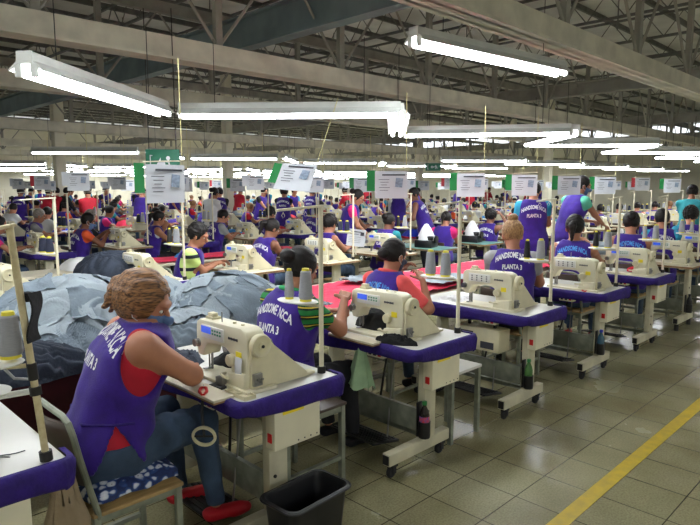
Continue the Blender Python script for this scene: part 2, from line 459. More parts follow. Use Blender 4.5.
def sdf_mesh(name, parts, mats, smooth=1):
    """parts: list of (P, Q, material index) joined in one mesh"""
    Ps, Qs, Ms, off = [], [], [], 0
    for P, Q, mi in parts:
        if len(Q) and smooth:
            for _ in range(smooth):
                acc = np.zeros_like(P); w = np.zeros(len(P))
                for a, b in ((0, 1), (1, 2), (2, 3), (3, 0)):
                    np.add.at(acc, Q[:, a], P[Q[:, b]]); np.add.at(acc, Q[:, b], P[Q[:, a]])
                    np.add.at(w, Q[:, a], 1); np.add.at(w, Q[:, b], 1)
                P = P * .5 + .5 * acc / np.maximum(w, 1)[:, None]
        Ps.append(P); Qs.append(Q + off); Ms.append(np.full(len(Q), mi)); off += len(P)
    P = np.concatenate(Ps); Q = np.concatenate(Qs); mi = np.concatenate(Ms)
    me = bpy.data.meshes.new(name)
    me.vertices.add(len(P)); me.vertices.foreach_set('co', P.ravel())
    me.loops.add(len(Q) * 4); me.loops.foreach_set('vertex_index', Q.ravel().astype(np.int32))
    me.polygons.add(len(Q)); me.polygons.foreach_set('loop_start', np.arange(0, len(Q) * 4, 4, dtype=np.int32))
    me.polygons.foreach_set('material_index', mi.astype(np.int32))
    me.update(calc_edges=True); me.validate()
    for m in (mats if isinstance(mats, (list, tuple)) else [mats]): me.materials.append(m)
    me.shade_smooth()
    return me
def sdf_obj(name, prims, h, m, parent, grow=0., k=.03, cuts=(), extra=None, smooth=1):
    P, Q = nets(*field(prims, h, grow, k, cuts, extra))
    if not len(Q): return None
    o = bpy.data.objects.new(name, sdf_mesh(name, [(P, Q, 0)], m, smooth)); COL.objects.link(o); o.parent = parent
    return o
def ripple(seed, amp, f):
    r = np.random.RandomState(seed); D = r.normal(size=(5, 3)) * f; ph = r.uniform(0, 6.3, 5)
    return lambda X, Y, Z: amp * sum(np.sin(D[i, 0] * X + D[i, 1] * Y + D[i, 2] * Z + ph[i]) for i in range(5)) / 2.2
def ik(s, t, l1, l2, pole):
    s, t, pole = (Vector(v) for v in (s, t, pole))
    d = t - s; L = min(d.length, (l1 + l2) * .998); u = d.normalized(); t = s + u * L
    a = (l1 * l1 - l2 * l2 + L * L) / (2 * L); hgt = math.sqrt(max(0, l1 * l1 - a * a))
    pp = pole - u * pole.dot(u); pp.normalize()
    return s + u * a + pp * hgt, t
def hand_prims(wr, dirv, palm, side, curl=.5, sc=1.):
    """palm box + five fingers of several joints; palm = the way the palm faces; side = thumb side (+1/-1 times dir x palm)"""
    d = Vector(dirv).normalized(); n = Vector(palm); n = (n - d * n.dot(d)).normalized(); b = d.cross(n) * side
    w = Vector(wr); pr = []
    kn = [w + d * .085 * sc + b * x * sc for x in (.030, .010, -.010, -.028)]
    for q, k_ in enumerate(kn): pr.append(Cap(w + d * .012 + b * (.018, .006, -.006, -.016)[q] * sc, k_, .0135 * sc, .0115 * sc))
    for q, k_ in enumerate(kn):
        L = (.040, .045, .041, .032)[q] * sc; c = curl * (1 + .12 * q); p = k_; ang = c * .55
        for j in range(3):
            v = d * math.cos(ang) + n * math.sin(ang) + b * (.08, .02, -.04, -.12)[q]
            e = p + v.normalized() * L * (1, .68, .52)[j]
            pr.append(Cap(p, e, (.0096 - .001 * j) * sc, (.0088 - .001 * j) * sc)); p = e; ang += c * .9
    t0 = w + d * .022 * sc + b * .022 * sc; t1 = t0 + (d * .55 + b * .75 + n * .3).normalized() * .042 * sc
    t2 = t1 + (d * .8 + b * .25 + n * .5).normalized() * .034 * sc; t3 = t2 + (d * .85 - b * .1 + n * .5).normalized() * .026 * sc
    pr += [Cap(t0, t1, .0135 * sc, .0115 * sc), Cap(t1, t2, .0115 * sc, .010 * sc), Cap(t2, t3, .010 * sc, .0085 * sc)]
    return pr

FONT_CACHE = {}
def text_points(body, size, bold):
    """flat text mesh -> points (u right, v up), faces; centred on u"""
    key = (body, size, bold)
    if key in FONT_CACHE: return FONT_CACHE[key]
    c = bpy.data.curves.new('lettering', 'FONT'); c.body = body; c.size = size; c.offset = bold; c.align_x = 'CENTER'; c.resolution_u = 2
    o = bpy.data.objects.new('lettering', c); COL.objects.link(o)
    bpy.context.view_layer.update()
    dg = bpy.context.evaluated_depsgraph_get(); me = o.evaluated_get(dg).to_mesh()
    P = [tuple(v.co)[:2] for v in me.vertices]; Fc = [tuple(p.vertices) for p in me.polygons]
    o.evaluated_get(dg).to_mesh_clear(); bpy.data.objects.remove(o); bpy.data.curves.remove(c)
    FONT_CACHE[key] = (P, Fc); return P, Fc
def back_text(vest, cz, m, w=.26, scale=1.):
    """two rows of lettering laid on the back of a vest (figure faces +x)"""
    bm = bmesh.new(); bm.from_mesh(vest.data); bv = BVHTree.FromBMesh(bm); bm.free()
    for body, size, wd, z0, arch in (('HANDSOME NICA', .058 * scale, w, cz + .055 * scale, .045 * scale), ('PLANTA 3', .052 * scale, w * .58, cz - .035 * scale, .006)):
        P, Fc = text_points(body, size, .0022)
        us = [p[0] for p in P]; sx = wd / (max(us) - min(us)); mid = (max(us) + min(us)) / 2
        pts = []; mb = MB()
        for u, v in P:
            x = (u - mid) * sx
            q = (2 * x / wd)
            zz = z0 + v - arch * q * q; yy = -x
            hit = bv.ray_cast(Vector((-1, yy, zz)), Vector((1, 0, 0)))
            pts.append((hit[0] + Vector((-.0035, 0, 0))) if hit[0] else Vector((0, yy, zz)))
        bad = {i for i, p in enumerate(pts) if abs(p.x) < 1e-6}
        mb.quads(pts, [f for f in Fc if not bad & set(f)]); mb.obj('back_lettering', m, vest)

def head_matrix(yaw, pitch, roll=0.): return np.array((RZ(yaw) @ RY(pitch) @ RX(roll)).to_3x3())

def person(label, group=None, h=.014, sit=True, lean=.10, bulk=1., yaw=0., pitch=.35, rh=(.50, -.05, .86), lh=(.50, .10, .86), skin='skin', hair='bun', hairm='hair_b',
           shirt='black_shirt', sleeve=.45, vest='purple', text='letter', trs='jeans', shoe='black_trs', mask=None, hipslit=False, fine=False, face=True, legs=True,
           knees=None, tall=1., curl=.55, collar=None, shirt_low=True, earloop=False, cap=None, twist=0., headoff=(0, 0, 0), text_z=.905, text_s=1., hs=1.03, armhole=.093, pole=None):
    root = empty('person', label=label, cat='person', group=group)
    dz = 0 if sit else .40                                        # everything above the hips rises when standing
    V3 = lambda *a: np.array(a, float)
    cx = lambda z: lean * max(0., (z - .55)) / .5
    B = bulk
    rows = [(.45, .02, .15 * B, .165 * B), (.52, .005, .142 * B, .185 * B), (.60, 0, .13 * B, .172 * B), (.69, 0, .115 * B, .146 * B), (.79, .0, .120 * B, .152 * B), (.88, .005, .126 * B, .164 * B), (.96, .0, .112 * B, .166 * B), (1.02, -.005, .085 * B, .135 * B), (1.06, -.005, .06, .085)]
    if not sit: rows[0] = (.42, 0, .11 * B, .16 * B)
    rows = [(.45 + (z - .45) * 1.035, x, a, b) for z, x, a, b in rows]
    loft = lambda rr: Loft([(z + dz, x + cx(z), 0, a, b) for z, x, a, b in rr])
    torso = loft(rows)
    Nk = V3(cx(1.05) + .0, 0, 1.06 + dz)
    Hm = head_matrix(yaw, pitch)
    Hc = Nk + V3(.035, 0, .055) + Hm @ V3(.012, 0, .098) + V3(*headoff)
    hp = lambda *v: Hc + Hm @ (V3(*v) * hs)
    Sh = {s: V3(cx(.99) - .01, s * .168 * (.5 + .5 * B), 1.005 + dz) for s in (-1, 1)}
    hands = {-1: rh, 1: lh}
    El, Wr = {}, {}
    for s in (-1, 1):
        e, w = ik(Sh[s], hands[s], .275, .245, (pole[0], s * pole[1], pole[2]) if pole else (-.25, s * .55, -.9)); El[s], Wr[s] = np.array(e), np.array(w)
    rb = .5 + .5 * B
    armU = {s: Cap(Sh[s], El[s], .052 * B, .040 * rb) for s in (-1, 1)}
    armF = {s: Cap(El[s], Wr[s], .040 * rb, .025) for s in (-1, 1)}
    shd = {s: Cap(Nk + V3(-.015, s * .04, -.03), Sh[s], .052, .056 * rb) for s in (-1, 1)}
    if sit:
        kn = knees or {-1: (.44, -.12, .53), 1: (.44, .12, .53)}
        Hip = {s: V3(.02, s * .092 * B, .545) for s in (-1, 1)}; Kn = {s: V3(*kn[s]) for s in (-1, 1)}
        An = {s: Kn[s] + V3(.06, 0, -Kn[s][2] + .115) for s in (-1, 1)}
    else:
        Hip = {s: V3(0, s * .088, .88) for s in (-1, 1)}; Kn = {s: V3(.03, s * .085, .48) for s in (-1, 1)}; An = {s: V3(-.02, s * .085, .09) for s in (-1, 1)}
    thigh = {s: Cap(Hip[s], Kn[s], .088 * B, .058 * rb) for s in (-1, 1)}
    shin = {s: Cap(Kn[s], An[s], .054 * rb, .035) for s in (-1, 1)}
    foot = {s: [Cap(An[s], An[s] + V3(-.03, 0, -.055), .036, .034), Cap(An[s] + V3(-.02, 0, -.06), An[s] + V3(.13, 0, -.078), .034, .026), Cap(An[s] + V3(.10, 0, -.076), An[s] + V3(.165, 0, -.08), .03, .02)] for s in (-1, 1)}
    head = [Ell(hp(-.012, 0, .022), np.array((.098, .077, .100)) * hs, Hm), Ell(hp(.022, 0, -.042), np.array((.066, .058, .078)) * hs, Hm), Ell(hp(.052, 0, -.088), np.array((.030, .030, .026)) * hs, Hm)]
    nose = [Cap(hp(.088, 0, .012), hp(.106, 0, -.026), .009, .0145), Ell(hp(.082, 0, .030), np.array((.018, .052, .016)) * hs, Hm)]
    lips = [Ell(hp(.086, 0, -.058), np.array((.014, .026, .011)) * hs, Hm)]
    ears = [Ell(hp(-.006, s * .079, -.012), np.array((.020, .011, .031)) * hs, Hm) for s in (-1, 1)]
    neck = [Cap(Nk + V3(-.012, 0, -.03), hp(-.022, 0, -.06), .056 * rb, .050)]
    hands_p = {}
    for s in (-1, 1):
        d = Vector(Wr[s] - El[s]); d.z *= .5
        hands_p[s] = hand_prims(Wr[s], d, (0, -s * .35, -1), 1 if s < 0 else -1, curl)
        # thumb on the inner side
        if (Vector(hands_p[s][-1].b) - Vector(Wr[s])).y * s > 0: hands_p[s] = hand_prims(Wr[s], d, (0, -s * .35, -1), -1 if s < 0 else 1, curl)
    body = [torso] + neck + head + list(shd.values()) + list(armU.values()) + list(armF.values())
    if legs: body += list(thigh.values()) + list(shin.values())
    hh = h
    parts = [nets(*field(body, hh, 0, .028)) + (0,)]
    if face: parts.append(nets(*field(head + nose + lips + ears, min(h, .0075), .0005, .010)) + (0,))
    for s in (-1, 1):
        if fine: parts.append(nets(*field(hands_p[s] + [Cap(Vector(Wr[s]) - (Vector(Wr[s]) - Vector(El[s])).normalized() * .05, Wr[s], .026, .024)], .0042, 0, .006)) + (0,))
        else: parts.append(nets(*field(hands_p[s], .0075 if face else .012, .001, .008)) + (0,))
    bo = bpy.data.objects.new('body', sdf_mesh('body', parts, M[skin])); COL.objects.link(bo); bo.parent = root
    # --- clothes
    rip = ripple(int(h * 1e5) + len(label), .0035 if h < .02 else 0, 34)
    hc = h
    shoulder_out = list(shd.values())
    nk_cut = lambda X, Y, Z: -(np.sqrt((X - Nk[0] - .03) ** 2 + (Y * .9) ** 2 + (Z - Nk[2] - .045) ** 2) - .085)
    # shirt with sleeves
    sh_pr = [torso] + shoulder_out
    def along(s, frac):
        a, b = Sh[s], Sh[s] + (El[s] - Sh[s]) * frac
        if frac > 1: b = El[s] + (Wr[s] - El[s]) * (frac - 1)
        return a, b
    if sleeve > 0:
        for s in (-1, 1):
            a, b = along(s, min(sleeve, 1)); sh_pr.append(Cap(a, b, .056 * B, .047 * rb))
            if sleeve > 1: sh_pr.append(Cap(El[s], along(s, sleeve)[1], .044 * rb, .034))
    cuts = [nk_cut]
    zlow = (.47 if shirt_low else .58) + dz
    cuts.append(lambda X, Y, Z: zlow - Z + 0 * X)
    if sleeve > 0:
        for s in (-1, 1):
            a, b = along(s, sleeve); n = (b - (El[s] if sleeve > 1 else a)); n = n / np.linalg.norm(n)
            # open cuff: a plane across the sleeve end, only near the arm
            def cuff(X, Y, Z, b=b, n=n):
                pl = (X - b[0]) * n[0] + (Y - b[1]) * n[1] + (Z - b[2]) * n[2]
                near = np.sqrt((X - b[0]) ** 2 + (Y - b[1]) ** 2 + (Z - b[2]) ** 2) - .10
                return np.minimum(pl, -near) if False else np.where(near < 0, pl, -1.)
            cuts.append(cuff)
    else:
        for s in (-1, 1):
            cuts.append(lambda X, Y, Z, s=s: -(np.sqrt((X - Sh[s][0]) ** 2 + ((Y - Sh[s][1] - s * .035) * .9) ** 2 + (Z - Sh[s][2] + .01) ** 2) - .072))
    sdf_obj('shirt', sh_pr, hc, M[shirt], root, .005 if vest else .009, .03, cuts, None if vest else rip)
    # trousers and shoes
    if legs:
        tp = list(thigh.values()) + list(shin.values()) + [loft([r for r in rows if r[0] < .62])]
        zc = .10 if trs != 'skirt' else .3
        sdf_obj('trousers', tp, hc, M[trs], root, .009, .03, [lambda X, Y, Z: zc - Z + 0 * X, lambda X, Y, Z: np.where(X > .13, -1., Z - (.60 + dz))], ripple(3, .004 if h < .02 else 0, 40))
        for s in (-1, 1):
            so = sdf_obj('shoe', foot[s], min(hc, .010), M[shoe], root, .007, .015, [lambda X, Y, Z: .004 - Z + 0 * X, lambda X, Y, Z: Z - .075 + 0 * X])
    # hair
    if hair:
        hr = [Ell(hp(-.020, 0, .030), np.array((.104, .090, .106)) * hs, Hm)]
        facecut = lambda X, Y, Z: -Ell(hp(.100, 0, -.035), np.array((.088, .084, .118)) * hs, Hm).ev(X, Y, Z)
        nrm = Hm @ V3(.35, 0, -1.); nrm /= np.linalg.norm(nrm); bp = hp(-.05, 0, -.062)
        nape = lambda X, Y, Z: (X - bp[0]) * nrm[0] + (Y - bp[1]) * nrm[1] + (Z - bp[2]) * nrm[2]
        hcut = [facecut, nape]
        extra_hair = []
        if hair == 'bun': extra_hair = [Ell(hp(-.122, 0, .050), np.array((.046, .052, .046)) * hs, Hm)]
        elif hair == 'lowbun': extra_hair = [Ell(hp(-.118, 0, -.005), np.array((.044, .050, .046)) * hs, Hm)]
        elif hair == 'topbun': extra_hair = [Ell(hp(-.055, 0, .135), np.array((.045, .045, .040)) * hs, Hm)]
        elif hair == 'ponytail': extra_hair = [Cap(hp(-.108, 0, .045), hp(-.150, 0, .010), .030, .038), Cap(hp(-.150, 0, .010), hp(-.140, 0, -.130), .038, .014)]
        elif hair == 'updo':
            hr = [Ell(hp(-.026, 0, .032), np.array((.118, .106, .116)) * hs, Hm)]
            extra_hair = [Ell(hp(-.100, .015, .025), np.array((.062, .070, .070)) * hs, Hm), Cap(hp(-.13, .015, .05), hp(-.155, .03, -.03), .03, .02), Cap(hp(-.12, -.03, .03), hp(-.14, -.035, -.05), .028, .014), Cap(hp(-.12, .03, 0), hp(-.135, .045, -.085), .026, .01)]
        elif hair == 'curly': hr = [Ell(hp(-.022, 0, .040), np.array((.112, .100, .112)) * hs, Hm)]
        hh2 = min(h, .009) if face else h
        amp = .0035 if hair != 'curly' else .007
        ph = lambda X, Y, Z: amp * np.sin(170 * (Z - hp(0, 0, 0)[2]) + 60 * (X - Hc[0]) + 3 * np.sin(40 * Y)) * .6 + (amp * np.sin(130 * Y + 90 * X) if hair == 'curly' else 0)
        if hair == 'updo': ph = lambda X, Y, Z: .0022 * np.sin(150 * (Z - Hc[2]) + 12 * (X - Hc[0])) + .002 * np.sin(190 * Y + 25 * X)
        fld = [nets(*field(hr, hh2, 0, .02, hcut, ph)) + (0,)]
        if extra_hair: fld.append(nets(*field(extra_hair, hh2, 0, .02, (), ph)) + (0,))
        ho = bpy.data.objects.new('hair', sdf_mesh('hair', fld, M[hairm])); COL.objects.link(ho); ho.parent = root
        if extra_hair and h < .02 and hair != 'updo':
            c = extra_hair[0].c if isinstance(extra_hair[0], Ell) else extra_hair[0].a
            ax = Vector(hp(-.12, 0, c[2] * 0 + .03) - hp(0, 0, .03)).normalized(); q = ax.to_track_quat('Z', 'Y').to_matrix().to_4x4()
            p0 = Vector(c) * .62 + Vector(hp(-.04, 0, .03)) * .38
            mb = MB(); ring = [TR(*p0) @ q @ Vector((.034 * math.cos(a), .034 * math.sin(a), 0)) for a in np.linspace(0, 2 * PI, 17)]
            mb.tube(ring, .006, 6, cap=False); mb.obj('hair_tie', M['pink_shirt'], ho)
    if cap:
        sdf_obj('cap', [Ell(hp(-.018, 0, .05), np.array((.108, .094, .088)) * hs, Hm)], min(h, .01), M[cap], root, .004, .02, [lambda X, Y, Z: -((X - hp(0, 0, .03)[0]) * Hm[0, 2] + (Y - hp(0, 0, .03)[1]) * Hm[1, 2] + (Z - hp(0, 0, .03)[2]) * Hm[2, 2])])
    # face details
    if face:
        mb = MB()
        for s in (-1, 1):
            mb = MB(); t = bmesh.new(); bmesh.ops.create_uvsphere(t, u_segments=10, v_segments=8, radius=.0115)
            mb.merge(t, TR(*hp(.077, s * .032, .004)) @ Matrix(Hm.tolist()).to_4x4() @ Matrix.Diagonal((.8, 1.25, .62, 1)))
            e = mb.obj('eye', M['white'], root)
            mb = MB(); t = bmesh.new(); bmesh.ops.create_uvsphere(t, u_segments=8, v_segments=6, radius=.006)
            mb.merge(t, TR(*hp(.0838, s * .032, .004)) @ Matrix(Hm.tolist()).to_4x4() @ Matrix.Diagonal((.5, 1, 1, 1)))
            mb.obj('iris', M['eye'], e)
        if not mask:
            mb = MB(); t = bmesh.new(); bmesh.ops.create_uvsphere(t, u_segments=10, v_segments=6, radius=.02)
            mb.merge(t, TR(*hp(.0955, 0, -.058)) @ Matrix(Hm.tolist()).to_4x4() @ Matrix.Diagonal((.3, 1, .34, 1))); mb.obj('mouth', M['lip'], root)
        else:
            mo = sdf_obj('face_mask', head + [Cap(hp(.088, 0, .006), hp(.108, 0, -.03), .012, .02)], min(h, .008), M[mask], root, .007, .012,
                    [lambda X, Y, Z: -((X - hp(.028, 0, 0)[0]) * Hm[0, 0] + (Y - hp(.028, 0, 0)[1]) * Hm[1, 0] + (Z - hp(.028, 0, 0)[2]) * Hm[2, 0]),
                     lambda X, Y, Z: (X - hp(0, 0, -.012)[0]) * Hm[0, 2] + (Y - hp(0, 0, -.012)[1]) * Hm[1, 2] + (Z - hp(0, 0, -.012)[2]) * Hm[2, 2]])
            if mo:
                for s in (-1, 1):
                    mb = MB(); mb.tube([hp(.035, s * .064, -.025), hp(.01, s * .078, -.012), hp(-.012, s * .090, .010), hp(-.026, s * .088, -.005), hp(-.012, s * .085, -.038), hp(.03, s * .066, -.06)], .0022, 5)
                    mb.obj('ear_loop', M['white_cloth'], mo)
    if collar:
        mb = MB(); ring = [Vector(Nk) + Vector((.010 + .072 * math.cos(a), .078 * math.sin(a), .022 - .022 * math.cos(a))) for a in np.linspace(.5, 2 * PI - .5, 21)]
        mb.tube(ring, .015, 8); mb.obj('collar', M[collar], root)
    if vest:
        vrows = [(z, x, a * 1.02 + .014, b + .014) for z, x, a, b in rows]
        vrows[0] = ((.50 if not hipslit else .525) if sit else vrows[0][0] + dz * 0 - .06, vrows[0][1] - .005, vrows[0][2] * 1.04, vrows[0][3] * 1.04)
        straps = [Cap(Nk + V3(-.015, s * .05, -.03), Nk + V3(-.02, s * .125 * rb, -.055), .058, .060) for s in (-1, 1)]
        vc = [nk_cut, lambda X, Y, Z: Z - (Nk[2] + .035) + 0 * X]
        for s in (-1, 1):
            def hole(X, Y, Z, s=s):
                return -(np.sqrt((X - Sh[s][0] - .01) ** 2 + ((Y - Sh[s][1] - s * .075) * .80) ** 2 + ((Z - Sh[s][2] + .035 + (armhole - .093) * 1.1) * .72) ** 2) - armhole)
            vc.append(hole)
            if hipslit:  # wedge that opens over the hip
                vc.append(lambda X, Y, Z, s=s: -np.maximum(np.abs(X - .02) - np.maximum(0, (.70 + dz - Z)) * .55, np.maximum(.05 - s * Y, 0)))
        vo = sdf_obj('vest', [loft(vrows)] + straps, hc, M[vest], root, .010, .03, vc, ripple(len(label), .0045 if h < .02 else 0, 22))
        if text: back_text(vo, text_z + dz, M[text], w=.31 * (.5 + .5 * B) * text_s, scale=1.2 * text_s)
        if h < .015:
            zt = .70 + dz
            for s in (-1, 1):
                mb = MB(); mb.tube([(cx(.7) - .128 * B, s * .06, zt - .01), (cx(.7) - .12 * B, s * .11 * B, zt), (cx(.7) - .045, s * .170 * B, zt), (cx(.7) + .04, s * .168 * B, zt - .01)], .006, 6)
                mb.obj('waist_tie', M['purple_dk'], vo)
    if tall != 1.: root.scale = (tall,) * 3
    return root

# ------------------------------------------------------------------ the hall
U0, U1, V0, V1, ZR = -5.0, 46.0, -7.0, 41.0, 6.0
mb = MB(); mb.quads([(U0, V0, 0), (U1, V0, 0), (U1, V1, 0), (U0, V1, 0)], [(0, 1, 2, 3)]); struct('floor', mb, M['floor'])
mb = MB(); mb.box(((U0 + U1) / 2, (V0 + V1) / 2, ZR + .03), (U1 - U0, V1 - V0, .06)); struct('ceiling', mb, M['deck'])
mb = MB(); mb.box(((U0 + U1) / 2, V1 + .1, (ZR - .55) / 2), (U1 - U0, .2, ZR - .55)); struct('wall_back', mb, M['wall'])
mb = MB(); mb.box((U1 + .1, (V0 + V1) / 2, (ZR - .55) / 2), (.2, V1 - V0, ZR - .55)); struct('wall_right', mb, M['wall'])
mb = MB(); mb.box((U0 - .1, (V0 + V1) / 2, (ZR - .55) / 2), (.2, V1 - V0, ZR - .55)); struct('wall_left', mb, M['wall'])
mb = MB(); mb.box(((U0 + U1) / 2, V0 - .1, (ZR - .55) / 2), (U1 - U0, .2, ZR - .55)); struct('wall_front', mb, M['wall'])
mb = MB(); mb.box((20, 1.31, .0015), (50, .085, .003)); tag(mb.obj('floor_stripe', mat('yellow_line', (206, 178, 52), .45, scale=14, rgb2=(186, 162, 66))), kind='structure')
# roof: purlins along U, bar joists along V, trusses along U, girders along V
for i in range(36):
    v = V0 + .6 + 1.3 * i
    mb = MB(); mb.box(((U0 + U1) / 2, v, ZR - .06), (U1 - U0, .06, .12)); struct('roof_purlin', mb, M['purlin'])
for i in range(13):
    u = -3.2 + 2.35 * i
    mb = MB(); zt, zb = ZR - .20, ZR - .72
    mb.box((u, 14, zt), (.06, 40, .05)); mb.box((u, 14, zb), (.06, 40, .05))
    for k in range(48):
        v = -5.5 + .82 * k
        mb.tube([(u, v, zb), (u, v + .41, zt), (u, v + .82, zb)], .013, 5, cap=False)
    struct('bar_joist', mb, M['purlin'])
for i in (0, 1, 2, 4, 6, 8):
    v = 3.32 + 3.70 * i - (.02 if i else 0)
    zb = 3.30
    ub = .97 * 7.0 - 2.24 * 5
    mb = MB()
    mb.box(((U0 + U1) / 2, v, zb + .14), (U1 - U0, .16, .28), 0)
    mb.box(((U0 + U1) / 2, v - .10, zb + .015), (U1 - U0, .10, .03), 0); mb.box(((U0 + U1) / 2, v + .10, zb + .015), (U1 - U0, .10, .03), 0)
    mb.box(((U0 + U1) / 2, v, 5.05), (U1 - U0, .14, .2), 1)
    for k in range(24):
        u = ub + 2.24 * k
        if not U0 < u < U1: continue
        mb.box((u, v, (zb + 5.1) / 2 + .1), (.10, .08, 5.0 - zb - .1), 1)
        mb.tube([(u, v, zb + .26), (u + 1.12, v, 4.98), (u + 2.24, v, zb + .26)], .024, 6, 1, cap=False)
    struct('roof_truss', mb, [M['beam'], M['beam_dk']])
for i, u in enumerate((6.25, 15.2, 24.0, 33.0)):
    mb = MB(); z0, dp, w = (4.08, .52, .24) if i == 0 else (4.05, .32, .22)
    mb.box((u, 16, z0 + .015), (w, 46, .03)); mb.box((u, 16, z0 + dp), (w, 46, .03)); mb.box((u, 16, z0 + dp / 2), (.03, 46, dp))
    struct('roof_girder', mb, M['girder'] if i == 0 else M['beam_dk'])
for u, v in ((12.7, 19.1), (6.75, 19.1), (24.0, 19.1), (24.0, 12.2), (33, 19.1)):
    mb = MB(); mb.box((u, v, 2.9), (.30, .30, 5.8), 0, .015); struct('column', mb, M['wall'])
rr = random.Random(3)
for i in range(30):                                     # thin vertical hanger rods that drop from the roof
    u, v = rr.uniform(1, 26), rr.uniform(4, 24)
    mb = MB(); mb.cyl((u, v, rr.choice([4.4, 4.7, 5.0])), (u, v, 5.9), .012, seg=5); struct('hanger_rod', mb, M['purlin'])

# ------------------------------------------------------------------ fluorescent fixtures
def make_light():
    r = empty('fluorescent_light'); L = 2.36
    mb = MB()
    mb.prism([(-.05, .09), (.05, .09), (.058, .03), (.125, -.032), (.119, -.037), (.052, .012), (-.052, .012), (-.119, -.037), (-.125, -.032), (-.058, .03)], 0, -L / 2, L / 2)
    mb.obj('housing', M['housing'], r)
    for s in (-1, 1):
        mb = MB(); mb.cyl((-L / 2 + .03, s * .056, -.046), (L / 2 - .03, s * .056, -.046), .024, seg=10); mb.obj('tube', MATS['tube_glow'], r)
        mb = MB(); mb.prism([(-.055, .092), (.055, .092), (.06, .01), (-.06, .01)], 0, s * L / 2 - .006, s * L / 2 + .006); mb.obj('end_plate', M['housing'], r)
        for q in (-1, 1): mb = MB(); mb.box((s * (L / 2 - .018), q * .056, -.03), (.03, .05, .095), 0, .008); mb.obj('lamp_holder', M['housing'], r)
    for s in (-1, 1):
        mb = MB(); mb.cyl((s * .8, 0, .09), (s * .8, 0, .75), .004, seg=5); mb.obj('hanging_rod', M['dark_metal'], r)
    return r
LIGHT = make_light(); LIGHTS = [LIGHT]
def light(p, q, z, label, group=None):
    global LIGHT_USED
    o = LIGHT if not LIGHTS_N[0] else copy_tree(LIGHT)
    LIGHTS_N[0] += 1
    dx, dy = q[0] - p[0], q[1] - p[1]
    put(o, ((p[0] + q[0]) / 2, (p[1] + q[1]) / 2, z), math.atan2(dy, dx), label)
    o['category'] = 'light'
    if group: o['group'] = group
    LIGHT_LAST[0] = o
    return o
LIGHTS_N = [0]; LIGHT_LAST = [None]
light((4.27, 3.50), (6.66, 3.25), 3.06, 'long bright twin-tube light fixed under the tan truss at upper right', 'fluorescent lights over the hall')
o = light((1.38, 4.46), (3.22, 6.0), 2.56, 'long twin-tube light at upper left with its white end plate facing the viewer', 'fluorescent lights over the hall')
K = [(3.38, 5.95), (4.95, 4.22), (6.9, 5.92), (8.42, 3.86), (10.2, 5.6), (11.8, 3.9), (13.6, 5.6), (15.2, 3.9), (17, 5.6), (18.7, 3.9), (20.4, 5.6)]
LBL = ['long twin-tube light hanging level across the top centre, left of the end-on light', 'light seen end-on with its white tube ends, above the centre of the hall',
       'twin-tube light hanging just right of the end-on light', 'short-looking slanting light right of centre, behind the long light at the truss']
for i, (a, b) in enumerate(zip(K, K[1:])):
    s = 1 if b[1] > a[1] else -1
    a2 = (a[0] + .06, a[1] + .05 * s); b2 = (b[0] - .06, b[1] - .05 * s)
    light(a2, b2, 2.55, LBL[i] if i < len(LBL) else 'twin-tube light at right, %s along the zigzag chain from the end-on light' % ORD[i - 1], 'fluorescent lights over the hall')
for c, (v, ua, ub, z) in enumerate(((13.9, 4.6, 22, 2.56), (9.9, 14.5, 32, 2.56), (27, 7, 40, 2.56), (22.6, 5.5, 40, 2.56), (31.3, 8, 40, 2.56), (39.2, 12, 40, 2.56))):
    u = ua; k = 0
    while u < ub:
        up = k % 2
        a = (u, v + (.9 if not up else -.8)); b = (u + 1.8, v + (-.8 if not up else .9))
        t = ((u + .9) - v) / ((u + .9) + v)
        if abs(t) < .66: light(a, b, z, 'distant twin-tube light, %s from the left in the %s band of lights' % (ORD[k], ['nearest far', 'right-hand far', 'middle far', 'second far', 'third far', 'farthest'][c]), 'far fluorescent lights')
        u += 2.0; k += 1
for i, (a, b) in enumerate((((.6, 3.12), (3.0, 3.12)), ((-2.2, 3.12), (.2, 3.12)))):      # unseen: truss run carried on overhead, added to light the near scene
    light(a, b, 3.18, 'added unseen twin-tube light under the near truss, above the viewer, %s one back' % ORD[i], 'fluorescent lights over the hall')
for i, (u, v) in enumerate(((-3.4, -2), (0, -3.3), (3.4, -2.2), (7.0, -3.2), (10.6, -2.2), (14.4, -3.2))):  # unseen aisle-side fixtures, added so the foreground gets light
    light((u, v), (u + 1.7, v + (1.6 if i % 2 else -1.4)), 2.60, 'added unseen twin-tube light over the aisle side of the hall, %s along' % ORD[i], 'fluorescent lights over the hall')
light((-1.6, 4.3), (.6, 6.0), 2.6, 'added twin-tube light over the far side of the first bench, out of view', 'fluorescent lights over the hall')  # unseen earlier link of the zigzag, added for light on the nearest woman

